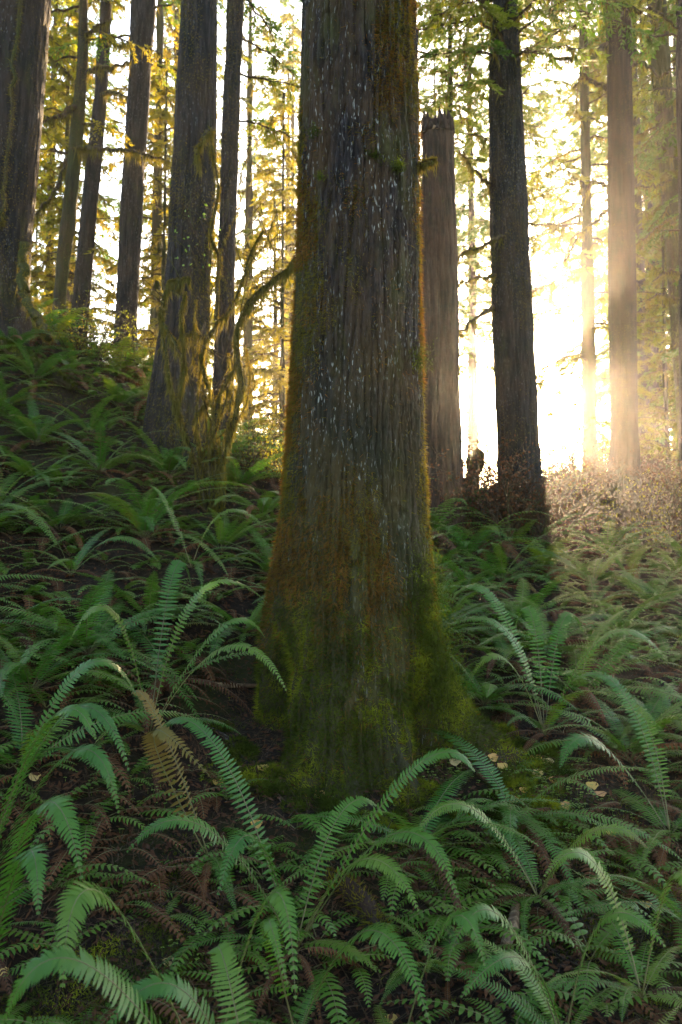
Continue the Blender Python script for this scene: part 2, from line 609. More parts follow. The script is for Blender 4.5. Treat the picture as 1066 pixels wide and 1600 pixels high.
def blades_on(mb, V, Nn, n, prob, Lr, wr, down=1.2, out=.7, jit=.5, seed=0, m=0, off=0.0, zmax=9.0):
    """moss blades over a trunk grid; prob(points)->0..1"""
    rng = np.random.default_rng(seed)
    nz, nth, _ = V.shape
    du = np.roll(V, -1, 1) - V
    dv = np.diff(V, axis=0)
    ar = np.linalg.norm(np.cross(du[:-1], dv), axis=-1) * (V[:-1, :, 2] < zmax)
    cs = np.cumsum(ar.ravel()); cs /= cs[-1]
    idx = np.searchsorted(cs, rng.random(n * 5)); idx = np.minimum(idx, len(cs) - 1)
    a = idx // nth; b = idx % nth
    fa = rng.random(n * 5)[:, None]; fb = rng.random(n * 5)[:, None]
    b2 = (b + 1) % nth
    P = V[a, b] * (1 - fa) * (1 - fb) + V[a + 1, b] * fa * (1 - fb) + V[a, b2] * (1 - fa) * fb + V[a + 1, b2] * fa * fb
    N_ = Nn[a, b]
    k = rng.random(n * 5) < prob(P)
    P, N_ = P[k][:n], N_[k][:n]
    c = len(P)
    D = N_ * out + np.array((0, 0, -down)) + rng.normal(0, jit, (c, 3))
    L = rng.uniform(Lr[0], Lr[1], c); Wd = rng.uniform(wr[0], wr[1], c)
    blades(mb, P - N_ * .003 + N_ * off, D, N_ + rng.normal(0, .3, (c, 3)), L, Wd, m)
    return c


def tube_points(p, r, n, rng):
    k = rng.random(n) * (len(p) - 1.001)
    i = k.astype(int); f = (k - i)[:, None]
    c = p[i] * (1 - f) + p[i + 1] * f
    rr = r[i] * (1 - f[:, 0]) + r[i + 1] * f[:, 0]
    t = nrm(p[i + 1] - p[i])
    q = rng.normal(0, 1, (n, 3)); q = nrm(q - t * (q * t).sum(1)[:, None])
    return c + q * rr[:, None], q, rr


def mossy_limb(name, pts, r0, r1, parent, seed=0, n=24, mossn=900, drape=0, bark=None, sides=8, mossmat='moss', dl=(.05, .22), wig=.0, blade=(.015, .045)):
    """a limb with its fuzz of moss and the moss hanging from it"""
    rng = np.random.default_rng(seed)
    mb = MB()
    P = resample(np.array(pts, float), n)
    L = np.linalg.norm(np.diff(P, axis=0), axis=1).sum()
    if wig:
        P[1:-1] += rng.normal(0, wig, (n - 2, 3)) * .5
    R = np.linspace(r0, r1, n) * (1 + .12 * np.sin(np.arange(n) * 1.7 + seed))
    tube(mb, P, R, sides, 0, .25, seed)
    if mossn:
        c, q, rr = tube_points(P, R, mossn, rng)
        up = q[:, 2]
        blades(mb, c - q * .002, q * .8 + np.array((0, 0, -.5)) + rng.normal(0, .4, c.shape), q + .01, rng.uniform(*blade, mossn), rng.uniform(.003, .007, mossn), 1)
    if drape:
        c, q, rr = tube_points(P, R, drape, rng)
        q[:, 2] = -abs(q[:, 2])
        ln = rng.uniform(dl[0], dl[1], drape) * rng.random(drape)
        D = np.array((0, 0, -1.0)) + rng.normal(0, .12, c.shape)
        s = rng.normal(0, 1, c.shape)
        blades(mb, c, D, s, ln, rng.uniform(.006, .016, drape), 2)
        # two kinks so that they look like tufts
        c2 = c + D * ln[:, None] * .3
        blades(mb, c2, D + rng.normal(0, .35, c.shape), s, ln * .5, rng.uniform(.004, .010, drape), 2)
    return mb.obj(name, [bark or M['twig'], M[mossmat], M['drape']], parent)


# ------------------------------------------------------------------ crowns
def spray_branch(mb, rng, base, az, L, e0, e1, ls=1.0, mossy=.3, dens=1.0, r0=.03):
    """a drooping conifer bough with flat sprays of needle-bearing twigs"""
    n = 12
    t = np.linspace(0, 1, n)
    el = e0 + (e1 - e0) * t ** .8
    aa = az + rng.normal(0, .12) * t * 2
    st = L / (n - 1)
    d = np.stack([np.cos(el) * np.cos(aa), np.cos(el) * np.sin(aa), np.sin(el)], -1)
    P = base + np.vstack([[0, 0, 0], np.cumsum(d[:-1] * st, 0)])
    P[1:] += rng.normal(0, .02 * L / 2, (n - 1, 3))
    tube(mb, P, np.linspace(r0 * (L / 2.5) ** .7, .004, n), 4, 0)
    ntw = max(6, int(L / .13 * dens))
    tt = rng.uniform(.18, 1, ntw)
    side = rng.choice([-1, 1], ntw)
    k = tt * (n - 1.001); i = k.astype(int); f = (k - i)[:, None]
    c = P[i] * (1 - f) + P[i + 1] * f
    T = nrm(P[i + 1] - P[i])
    S = nrm(np.cross(T, np.array((0, 0, 1.0))))
    tl = rng.uniform(.35, 1, ntw) * (.22 + .33 * L * (1 - tt * .75) * .6)
    D = nrm(T * rng.uniform(.3, .9, ntw)[:, None] + S * side[:, None] + np.array((0, 0, -.25)) + rng.normal(0, .15, (ntw, 3)))
    m_ = 9
    for s in range(m_):
        g = (s + .5) / m_
        q = c + D * (tl * g)[:, None] + np.array((0, 0, -1.0)) * (tl * g * g * .35)[:, None]
        for sg in (-1, 1):
            kp = rng.random(ntw) < .85
            dd = D + sg * nrm(np.cross(D, np.array((0, 0, 1.0)))) * rng.uniform(.5, 1.1, ntw)[:, None] + rng.normal(0, .25, (ntw, 3))
            leaves(mb, q[kp], dd[kp], np.array((0, 0, 1.0)) + rng.normal(0, .35, (kp.sum(), 3)), rng.uniform(.05, .10, kp.sum()) * ls, rng.uniform(.018, .034, kp.sum()) * ls, 1)
    # twigs as thin blades
    blades(mb, c, D + np.array((0, 0, -.2)), np.array((0, 0, 1.0)) + rng.normal(0, .2, (ntw, 3)), tl, np.full(ntw, .012), 0)
    if mossy > 0:
        nm = int(70 * L * mossy)
        k = rng.random(nm) * (n - 1.001); i = k.astype(int); f = (k - i)[:, None]
        c = P[i] * (1 - f) + P[i + 1] * f
        blades(mb, c, np.array((0, 0, -1.0)) + rng.normal(0, .2, (nm, 3)), rng.normal(0, 1, (nm, 3)), rng.uniform(.03, .32, nm) * rng.random(nm), rng.uniform(.012, .03, nm), 2)


def crown_mesh(name, z0, z1, rmax, nb, seed, ls=1.0, mossy=.3, dens=1.0, needle='needle', low=.4, rtr=.12):
    rng = np.random.default_rng(seed)
    mb = MB()
    for k in range(nb):
        u = (k + rng.random()) / nb
        z = z0 + (z1 - z0) * u
        sh = (1 - u) ** .75 * (1 if u > .25 else low + (1 - low) * u / .25)
        L = rmax * sh * rng.uniform(.55, 1.1)
        if L < .35: L = .35
        az = rng.uniform(0, 2 * math.pi)
        base = np.array((math.cos(az), math.sin(az), 0)) * rtr * (1 - u) * .6 + np.array((0, 0, z))
        if u < .3 and rng.random() < .35:   # bare mossy lower limbs
            spray_branch(mb, rng, base, az, L * .8, rng.uniform(-.2, .3), rng.uniform(-.9, -.2), ls, mossy * 3, .15)
        else:
            spray_branch(mb, rng, base, az, L, rng.uniform(-.1, .3), rng.uniform(-.95, -.35), ls, mossy, dens)
    return mb.mesh(name, [M['twig'], M[needle], M['drape']], False)


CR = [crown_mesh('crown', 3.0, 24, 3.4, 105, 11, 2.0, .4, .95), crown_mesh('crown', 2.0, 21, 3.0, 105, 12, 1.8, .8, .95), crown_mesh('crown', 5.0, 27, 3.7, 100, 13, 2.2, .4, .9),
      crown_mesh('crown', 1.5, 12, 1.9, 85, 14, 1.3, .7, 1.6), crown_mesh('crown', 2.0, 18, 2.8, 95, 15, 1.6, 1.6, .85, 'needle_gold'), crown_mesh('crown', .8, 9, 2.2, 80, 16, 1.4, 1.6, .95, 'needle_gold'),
      crown_mesh('crown', 9.5, 26, 3.2, 70, 17, 1.5, .3),
      crown_mesh('crown', 10.5, 25, 3.3, 90, 18, 2.0, .5, 1.1, low=.8)]


def put_mesh(name, me, parent, loc=(0, 0, 0), rz=0, s=1):
    o = bpy.data.objects.new(name, me)
    COL.objects.link(o)
    o.parent = parent
    o.location = loc; o.rotation_euler = (0, 0, rz)
    o.scale = (s, s, s)
    return o


def zlevels(z0, z1, zt, dz, ntop=40):
    a = np.arange(z0, z1, dz)
    return np.r_[a, np.linspace(z1, zt, ntop)] if zt > z1 else a


def hero(name, E, d, ztop, rtop, label, bark, nth=200, dz=.03, lobes=(), amp=.012, f=14, seed=0, lump=.02, crown=None, cz=0, cush=0, moss=0, mossprob=None, mosslen=(.015, .04), cat='tree', mossmat='moss', group=None):
    root = empty(name, (0, 0, 0))
    E = list(E)
    pr = edges_profile(E, d, ztop, rtop)
    base = pr[0]
    bz = gz(base[1], base[2])
    pr = [(z - bz, x - base[1], y - base[2], r) for (z, x, y, r) in pr]
    root.location = (base[1], base[2], bz)
    z0 = min(pr[0][0], -.5)
    mb = MB()
    V, N_ = trunk(mb, pr, nth, zlevels(z0, 5.5 * d / 8 + 3, ztop - bz, dz), [(a, w_, zz - bz, h, A) for (a, w_, zz, h, A) in lobes], amp, f, seed, 0, lump, cush)
    mb.obj('trunk', [bark], root)
    if moss:
        mm = MB()
        blades_on(mm, V, N_, moss, mossprob or (lambda P: np.full(len(P), .5)), mosslen, (.003, .006) if d < 7 else (.005, .010), seed=seed)
        mm.obj('moss', [M[mossmat]], root)
    if crown is not None:
        put_mesh('crown', CR[crown], root, (0, 0, cz), seed * 1.3)
    tag(root, label, cat, group)
    root['_px'] = 0
    del root['_px']
    return root, V, N_, (base[1], base[2], bz)


TG = 'tall forest trees with bare lower trunks'
# ---- the big mossy tree in the middle
D0 = 4.95
E0 = [(0, 474, 650), (200, 472, 650), (400, 466, 655), (600, 456, 658), (700, 450, 660), (800, 441, 666), (900, 428, 676), (1000, 424, 682), (1100, 424, 682), (1250, 424, 682)]
main, MV, MN, MO = hero('mossy_tree', E0, D0, 26, .16, 'huge mossy tree with a flared buttressed base standing in the centre foreground', M['bark_main'],
                        nth=520, dz=.006, lobes=[(178, .34, 1.90, .60, .055), (-108, .36, 1.35, .85, .24), (-118, .22, .78, .3, .08), (-66, .22, .98, .42, .18), (-128, .14, .80, .30, .10), (-92, .13, .74, .26, .12), (-8, .12, .95, .3, .14), (-30, .12, .9, .3, .10), (-17, .26, 1.30, .62, .30), (-150, .20, 1.45, .6, -.20), (-43, .15, 1.15, .45, -.22), (50, .5, 1.4, .8, .2)],
                        amp=.024, f=32, seed=1, lump=.014, crown=6, cz=2, cush=.12)


def _mainprob(P):
    z = P[:, 2]
    n = fbm(P[:, 0] * 3, P[:, 1] * 3, z * 1.2, 21, 4)
    a = smooth((2.3 - z) / 1.6) * .9
    side = smooth((-P[:, 0] - .05) / .3) * .5 + smooth((P[:, 0] - .28) / .12) * .4
    return np.clip((n - .48) * 5 + a * .5 + side * .45 - smooth((z - 3.0) / 1.5) * .35, .01, 1)


mm = MB()
blades_on(mm, MV, MN, 100000, lambda P: _mainprob(P) * smooth((P[:, 2] - .5) / 1.0), (.014, .042), (.003, .006), seed=5, m=0, zmax=4.6, jit=.55, out=1.1, down=.9)
blades_on(mm, MV, MN, 120000, lambda P: _mainprob(P) * (.05 + smooth((fbm(P[:, 0] * 6, P[:, 1] * 6, P[:, 2] * 2.2, 31, 5) - .45) * 8) * smooth((P[:, 2] - .3) / .6)), (.014, .050), (.003, .006), seed=6, m=2, zmax=4.6, out=1.1, down=.9)
blades_on(mm, MV, MN, 130000, lambda P: smooth((1.0 - P[:, 2]) / .75) * (.12 + smooth((fbm(P[:, 0] * 5, P[:, 1] * 5, P[:, 2] * 4, 33) - .36) * 5)), (.016, .055), (.003, .007), down=.35, out=1.0, jit=.75, seed=7, m=1, zmax=1.3)
mo = mm.obj('moss', [M['moss'], M['moss_green'], M['moss_rust']], main)
# stub with hanging moss on the right side, a knot above
b0 = W(650, 262, 4.85) - np.array(MO); b1 = W(683, 250, 4.8) - np.array(MO)
mossy_limb('branch_stub', [b0 + (-.05, .03, -.02), b0, (b0 + b1) / 2 + (0, 0, .01), b1], .022, .009, main, 41, 12, 700, 160, M['twig'], 7, dl=(.04, .14))
tuft = MB()
rg = np.random.default_rng(8)
for (qx, qy, nn_, s_) in ((583, 243, 500, .028), (622, 258, 420, .028), (492, 205, 200, .03), (500, 275, 120, .02), (655, 560, 500, .06), (668, 940, 3000, .10), (676, 1020, 2500, .09), (700, 1080, 2500, .09)):
    c_ = W(qx, qy, 4.62 if qx < 640 else (4.75 if qy < 900 else 4.62)) - np.array(MO)
    k_ = rg.normal(0, 1, (nn_, 3)) * np.array((s_ * .7, s_ * .5, s_ * (1.6 if qy > 900 else .7))) + c_
    blades(tuft, k_, np.array((0, -.7, -.4)) + rg.normal(0, .5, k_.shape), rg.normal(0, 1, k_.shape), rg.uniform(.012, .035, nn_), rg.uniform(.003, .006, nn_))
tuft.obj('moss_tuft', [M['moss_green']], main)

# ---- hero trees
hp = lambda s: (lambda P: np.clip((fbm(P[:, 0] * 3 + s, P[:, 1] * 3, P[:, 2] * .8, 50 + s) - .42) * 3, 0, 1))
T1, V1, N1, O1 = hero('conifer_tree', [(0, -45, 76), (200, -50, 62), (330, -55, 50), (420, -60, 44), (480, -68, 44), (540, -85, 52)], 9.2, 26, .2,
                      'thick dark trunk cut by the left edge of the picture, with a thin climbing stem', M['bark'], seed=3, crown=6, cz=-1, moss=14000, mossprob=hp(3), group=TG)
T4, V4, N4, O4 = hero('conifer_tree', [(0, 283, 341), (250, 271, 336), (400, 262, 331), (500, 252, 327), (560, 243, 324), (620, 232, 322), (680, 225, 322)], 8.3, 26, .13,
                      'dark lichen-flecked trunk with a swept buttress, behind the mossy vine maple', M['bark'], seed=4, lobes=[(188, .45, 2.75, 1.1, .17), (-60, .4, 2.3, .9, .12)], crown=6, cz=0, moss=26000, mossprob=hp(4), group=TG)
T5, V5, N5, O5 = hero('conifer_tree', [(0, 353, 382), (250, 346, 373), (450, 338, 366), (650, 330, 366), (720, 326, 368)], 9.6, 24, .08,
                      'slimmer dark trunk standing just right of the flecked buttressed one', M['bark'], seed=5, crown=6, cz=1, moss=12000, mossprob=hp(5), group=TG)
T3, V3, N3, O3 = hero('conifer_tree', [(0, 206, 243), (150, 200, 234), (300, 190, 224), (450, 183, 217), (530, 178, 214), (590, 174, 216)], 13, 28, .14,
                      'hazy grey trunk crossed by pale sunbeams between the left thin trees and the flecked trunk', M['bark'], seed=6, crown=6, cz=1.5, group=TG)
T2, V2, N2, O2 = hero('conifer_tree', [(0, 124, 138), (100, 120, 138), (200, 110, 132), (300, 102, 122), (400, 90, 110), (500, 80, 100), (560, 76, 98)], 12, 22, .06,
                      'thin leaning dark tree with crooked bare boughs, second trunk from the left', M['bark_mossy'], seed=7, amp=.008, crown=4, cz=6, moss=5000, mossprob=hp(7), group=TG)
T2b, V2b, N2b, O2b = hero('conifer_tree', [(0, 158, 176), (150, 148, 168), (260, 134, 158), (400, 120, 146), (520, 110, 136), (570, 106, 134)], 15, 24, .07,
                          'hazy trunk leaning right beside the bright gap, third from the left', M['bark'], seed=8, crown=1, cz=6, group=TG)
T7, V7, N7, O7 = hero('conifer_tree', [(0, 769, 808), (100, 765, 812), (300, 766, 822), (450, 768, 829), (600, 773, 838), (700, 777, 843), (800, 780, 849), (860, 776, 852)], 11.2, 27, .12,
                      'dark trunk standing in front of the low sun, with hanging moss above', M['bark'], seed=9, crown=6, cz=-1.5, moss=16000, mossprob=hp(9), group=TG)
T8, V8, N8, O8 = hero('conifer_tree', [(0, 948, 984), (300, 950, 990), (500, 952, 993), (620, 954, 996), (700, 954, 998), (770, 948, 1000), (810, 942, 1004), (850, 936, 1008)], 11.8, 28, .12,
                      'straight brown trunk right of the sun with a few crooked boughs', M['bark_red'], seed=10, crown=6, cz=0, moss=9000, mossprob=hp(10), group=TG)
T9, V9, N9, O9 = hero('conifer_tree', [(0, 1012, 1040), (150, 1022, 1050), (300, 1034, 1062), (500, 1048, 1078), (700, 1060, 1092), (850, 1066, 1100)], 15.5, 24, .1,
                      'leaning trunk coated in yellow-green moss near the right edge', M['bark_mossy'], seed=11, crown=4, cz=5, moss=16000, mossprob=lambda P: np.full(len(P), .8), mosslen=(.04, .12), mossmat='moss_green', group=TG)
T10, V10, N10, O10 = hero('conifer_tree', [(0, 1056, 1078), (300, 1060, 1082), (600, 1062, 1086), (850, 1062, 1090)], 13.5, 25, .08,
                          'dark trunk half cut off by the right edge of the picture', M['bark'], seed=12, crown=6, cz=0, group=TG)
# broken snag, with a jagged top and a split edge
d6 = 10.5
snag = empty('broken_snag')
pr = edges_profile([(195, 660, 708), (300, 657, 711), (400, 655, 715), (600, 655, 718), (720, 650, 722), (820, 640, 728)], d6, 0, .2)
bz6 = gz(pr[0][1], d6)
O6 = np.array((pr[0][1], d6, bz6))
snag.location = O6
mb = MB()
pr2 = [(z - bz6, x - O6[0], 0, r) for (z, x, y, r) in pr]
ztop6 = pr2[-1][0]
V6, N6 = trunk(mb, pr2, 160, np.arange(-.5, ztop6, .03), [], .014, 13, 61, 0, .02)
mb.obj('trunk', [M['bark_red']], snag)
mb = MB()
rr = pr2[-1][3]
rg = np.random.default_rng(62)
for k in range(26):
    a = k / 26 * 2 * math.pi
    c0 = np.array((pr2[-1][1] + math.cos(a) * rr * .86, math.sin(a) * rr * .86, ztop6 - .15))
    h = .02 + .26 * rg.random() ** 3 + .16 * max(0, math.cos(a - .3)) ** 2
    tube(mb, [c0, c0 + (0, 0, h * .7), c0 + (rg.normal(0, .02), rg.normal(0, .02), h + .1)], [.055, .045, .008], 5, int(k % 9 != 0), .3, k)
mb.obj('splintered_top', [M['wood_pale'], M['bark_red']], snag)
tag(snag, 'broken-off reddish snag with a jagged flat top just right of the centre tree', 'tree snag')
# a young pole growing beside the snag
pole = empty('conifer_tree')
pr = edges_profile([(0, 700, 706), (190, 701, 709), (400, 706, 714), (700, 712, 720), (800, 714, 722)], 13.2, 15, .03)
bz = gz(pr[0][1], 13.2)
pole.location = (pr[0][1], 13.2, bz)
mb = MB()
trunk(mb, [(z - bz, x - pr[0][1], 0, r) for (z, x, y, r) in pr], 40, np.linspace(-.4, 15 - bz, 160), [], .004, 14, 63, 0, .006)
mb.obj('trunk', [M['bark_mossy']], pole)
put_mesh('crown', CR[3], pole, (.1, 0, 4.2), 2.2)
tag(pole, 'skinny young conifer rising directly behind the broken snag', 'tree', TG)


def limbs(root, O, d, rows, r0=.05, r1=.01, seed=0, mossn=500, drape=120, bark='twig', name='branch', dl=(.05, .3), blade=(.02, .06)):
    for k, row in enumerate(rows):
        pts = [W(a[0], a[1], a[2] if len(a) > 2 else d) - np.array(O) for a in row]
        L = sum(np.linalg.norm(pts[i + 1] - pts[i]) for i in range(len(pts) - 1))
        mossy_limb(name, pts, r0 * (1 - .12 * k), r1, root, seed + k, 22, int(mossn * L), int(drape * L), M[bark], 7, dl=dl, wig=.03, blade=blade)


limbs(T8, O8, 11.8, [[(950, 70, 11.8), (925, 88, 11.6), (900, 92, 11.4), (880, 92, 11.3), (850, 85, 11.1), (815, 80, 11)],
                     [(950, 140, 11.9), (930, 130, 12.1), (912, 120, 12.3), (895, 138, 12.6)],
                     [(985, 18, 11.8), (1010, 15, 11.7), (1035, 22, 11.6), (1060, 45, 11.5)],
                     [(985, 100, 11.8), (1005, 98, 11.6), (1030, 118, 11.4), (1055, 106, 11.3)],
                     [(950, 290, 11.9), (925, 285, 11.7), (912, 310, 11.6), (905, 350, 11.5)],
                     [(950, 330, 12), (925, 350, 12.2), (905, 372, 12.4), (880, 410, 12.6)],
                     [(990, 290, 11.8), (1020, 292, 11.7), (1050, 282, 11.6)],
                     [(990, 385, 11.8), (1020, 360, 11.9), (1050, 340, 12)]], .05, .012, 100)
limbs(T7, O7, 11.2, [[(772, 480, 11.1), (740, 500, 10.9), (715, 525, 10.8)], [(790, 370, 11), (765, 380, 10.9), (735, 392, 10.8), (714, 403, 10.7)],
                     [(775, 430, 11.0), (745, 435, 10.8), (715, 446, 10.7)], [(770, 290, 11.2), (745, 270, 11), (718, 235, 10.8)],
                     [(830, 455, 11), (850, 450, 10.9), (870, 440, 10.7)], [(825, 350, 11.2), (860, 352, 11), (895, 356, 10.9)]], .035, .008, 120, 600, 260)
limbs(T2, O2, 12, [[(118, 165, 12), (100, 180, 11.8), (80, 185, 11.7), (58, 194, 11.5)], [(120, 130, 12), (150, 108, 11.9), (180, 106, 11.8), (205, 94, 11.7)],
                   [(110, 235, 12), (150, 232, 11.8), (210, 238, 11.6), (265, 252, 11.5)], [(128, 60, 12), (150, 42, 11.9), (175, 30, 11.8)],
                   [(105, 250, 12), (85, 300, 11.8), (60, 330, 11.6), (40, 360, 11.5)], [(112, 120, 12), (95, 105, 11.8), (75, 90, 11.6)]], .055, .012, 140, 500, 420)
limbs(T2b, O2b, 15, [[(150, 150, 15), (175, 145, 14.8), (200, 152, 14.7)], [(140, 245, 15), (120, 240, 14.7), (90, 262, 14.5)], [(165, 60, 15), (190, 72, 14.8), (215, 60, 14.6)]], .05, .012, 150, 400, 500)
limbs(T4, O4, 8.3, [[(335, 200, 8.1), (318, 212, 7.95), (308, 235, 7.9), (312, 265, 7.9)]], .02, .006, 160, 900, 700, dl=(.05, .25))
limbs(T10, O10, 13.5, [[(1060, 470, 13.5), (1035, 460, 13.2), (1010, 470, 13)], [(1062, 430, 13.5), (1045, 425, 13.3), (1020, 440, 13)]], .04, .01, 170, 300, 300)
# thin climbing stem on the far left trunk
limbs(T1, O1, 9.2, [[(36, -40, 8.82), (24, 60, 8.80), (18, 150, 8.8), (12, 240, 8.8), (6, 330, 8.8), (2, 350, 8.82)]], .022, .014, 180, 500, 30, 'bark_mossy', 'climbing_stem', dl=(.03, .1))
limbs(T1, O1, 9.2, [[(40, 380, 8.9), (36, 430, 8.8), (42, 470, 8.7), (58, 500, 8.6), (76, 530, 8.5)]], .055, .04, 190, 1200, 60, 'bark_mossy', 'root')

def boughs(root, O, rows, seed, needle='needle', ls=1.0):
    rng = np.random.default_rng(seed)
    for k, (px, py, d, azdeg, L) in enumerate(rows):
        mb = MB()
        spray_branch(mb, rng, W(px, py, d) - np.array(O), math.radians(azdeg), L, rng.uniform(-.05, .25), rng.uniform(-.8, -.35), ls, .5, 2.2, .035)
        mb.obj('bough', [M['twig'], M[needle], M['drape']], root, False)


boughs(T7, O7, [(790, -20, 11, 200, 2.2), (785, 30, 11, 185, 1.7), (775, 60, 11, 230, 1.6), (800, 10, 11.2, 340, 1.6), (805, 60, 11.2, 300, 1.5), (790, -60, 11, 260, 2.4), (780, 105, 11, 250, 1.1), (790, -100, 11.2, 210, 2.6),
                (795, -90, 11.2, 330, 2.6), (788, 20, 11, 275, 1.5), (770, -40, 11.2, 170, 2.4), (810, -30, 11.2, 10, 2.2), (775, 130, 11.1, 190, .9)], 801)
boughs(T7, O7, [(790, -10, 10.9, 250, 2.0), (795, 40, 10.9, 285, 1.9), (780, 20, 10.9, 215, 2.3), (790, 75, 10.9, 245, 1.5), (770, 0, 11, 190, 2.6), (800, -30, 10.9, 305, 2.4), (775, 90, 11, 200, 1.6), (800, 90, 11, 320, 1.3), (785, 150, 11, 235, 1.0), (790, -50, 10.9, 270, 2.8), (800, 30, 11, 350, 2.0)], 811, ls=1.1)
boughs(T8, O8, [(950, -20, 11.8, 195, 2.0), (950, 20, 11.9, 150, 1.8), (985, -30, 11.8, 350, 2.0), (980, -60, 11.8, 300, 2.2), (950, -80, 11.8, 220, 2.6)], 802)
boughs(pole, np.array(pole.location), [(704, 40, 13.2, 180, 1.3), (704, 90, 13.2, 200, 1.2), (704, 10, 13.2, 340, 1.3), (704, 130, 13.2, 20, 1.0), (704, -30, 13.2, 230, 1.6), (705, 160, 13.2, 170, .9), (704, 60, 13.2, 300, 1.1)], 803)
boughs(T3, O3, [(225, -30, 13, 190, 2.2), (222, 20, 13, 340, 1.8), (225, 60, 13, 200, 1.6), (220, 100, 13.2, 20, 1.4), (225, -60, 13, 320, 2.4)], 804)
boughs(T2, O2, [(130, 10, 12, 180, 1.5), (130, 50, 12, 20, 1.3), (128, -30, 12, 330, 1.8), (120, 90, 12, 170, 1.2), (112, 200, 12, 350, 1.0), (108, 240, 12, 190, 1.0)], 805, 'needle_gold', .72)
boughs(T5, O5, [(368, 60, 9.8, 30, 1.0), (366, 120, 9.9, 15, 1.0), (368, -20, 9.8, 60, 1.3), (364, 190, 10, 20, .9)], 806)
boughs(T10, O10, [(1064, 60, 13.5, 185, 1.6), (1064, 140, 13.5, 170, 1.3), (1064, 250, 13.5, 190, 1.2), (1064, 0, 13.5, 200, 1.8), (1064, 360, 13.5, 175, 1.1)], 807)

def frond_curve_(L, e0, e1, n, bend):
    t = np.linspace(0, 1, n)
    el = e0 + (e1 - e0) * t
    d = np.stack([np.cos(el) * np.cos(bend * t), np.cos(el) * np.sin(bend * t), np.sin(el)], -1) * L / (n - 1)
    return np.vstack([[0, 0, 0], np.cumsum(d[:-1], 0)])


# ---- vine maple: several mossy stems rising from one stool
VB = hit(332, 800)
vb = empty('vine_maple', VB)
vd = VB[1]


def vm(rows, r0, r1, seed, mossn=1500, drape=300, name='stem'):
    pts = [W(a, b, vd + c) - VB for (a, b, c) in rows]
    L = sum(np.linalg.norm(pts[i + 1] - pts[i]) for i in range(len(pts) - 1))
    return mossy_limb(name, pts, r0 * .62, r1 * .62, vb, seed, 34, int(mossn * L), int(drape * L * .75), M['bark_mossy'], 8, dl=(.04, .24), wig=.008, blade=(.012, .035))


vm([(322, 800, 0), (305, 720, 0), (290, 680, -.05), (278, 640, -.1), (283, 600, -.15), (288, 570, -.15), (270, 530, -.1), (252, 500, 0), (250, 480, 0)], .030, .018, 201, drape=500)
vm([(330, 800, 0), (328, 740, 0), (330, 680, .05), (335, 640, .05), (322, 590, 0), (315, 560, 0), (322, 530, 0), (340, 505, .05), (362, 480, .1), (378, 440, .1), (392, 395, .1), (412, 360, .0)], .036, .010, 202, drape=350)
vm([(340, 800, 0), (345, 745, -.05), (350, 710, -.1), (368, 650, -.15), (378, 600, -.2), (372, 570, -.2), (370, 530, -.2), (376, 500, -.25), (386, 478, -.3), (400, 462, -.3), (425, 440, -.4), (447, 424, -.5), (462, 404, -.6)], .040, .026, 203, 2600, 900)
vm([(334, 800, 0), (338, 730, 0), (335, 690, 0), (338, 640, -.05), (352, 600, -.1), (366, 580, -.15), (371, 560, -.2)], .034, .024, 204, drape=250)
vm([(326, 790, .1), (312, 700, .1), (305, 660, .1), (318, 635, .1), (326, 620, .1)], .024, .018, 205)
vm([(278, 640, -.1), (266, 600, -.15), (260, 560, -.1), (254, 500, 0), (262, 445, 0), (278, 438, .0), (298, 434, 0)], .018, .010, 206, drape=1000)
vm([(284, 600, -.15), (288, 540, -.15), (284, 490, -.15), (290, 455, -.1)], .016, .008, 207, drape=800)
vm([(338, 500, .05), (340, 440, .2), (342, 400, .25), (330, 370, .25), (338, 320, .25), (342, 290, .25), (334, 250, .25), (330, 215, .25)], .026, .014, 208, 1800, 250)
vm([(322, 530, 0), (300, 520, 0), (280, 535, 0), (266, 520, .0)], .012, .006, 209, drape=800)
vm([(362, 480, .1), (345, 400, .0), (372, 330, -.1), (375, 280, -.1), (392, 230, -.1)], .009, .003, 210, 500, 30, 'twig')
vm([(378, 440, .1), (398, 400, .0), (420, 380, -.1), (450, 350, -.2), (468, 330, -.3)], .008, .003, 211, 500, 30, 'twig')
rgv = np.random.default_rng(74)
for k in range(8):
    xa = rgv.uniform(300, 352); xb = xa + rgv.uniform(-45, 60); yt = rgv.uniform(430, 610); xm = (xa + xb) / 2 + rgv.uniform(-22, 22)
    vm([(xa, 795, rgv.uniform(-.1, .2)), (xa + rgv.uniform(-12, 12), 715, 0), (xm, 650, rgv.uniform(-.2, .2)), (xb + rgv.uniform(-10, 10), (650 + yt) / 2, 0), (xb, yt, rgv.uniform(-.2, .2))], rgv.uniform(.010, .018), .004, 230 + k, 800, 90)
vm([(392, 395, .1), (372, 340, .1), (380, 300, 0), (376, 270, 0)], .007, .003, 212, 400, 20, 'twig')
vm([(425, 440, -.4), (430, 400, -.4), (420, 370, -.4), (432, 330, -.4)], .008, .003, 213, 500, 100, 'twig')
vm([(362, 480, .1), (372, 455, .0), (380, 420, 0), (370, 380, -.1), (400, 330, -.2), (420, 310, -.3)], .010, .003, 214, 400, 20, 'twig')
tag(vb, 'multi-stemmed vine maple draped in yellow moss, left of the big centre tree', 'small tree')
mb = MB(); rg = np.random.default_rng(72)
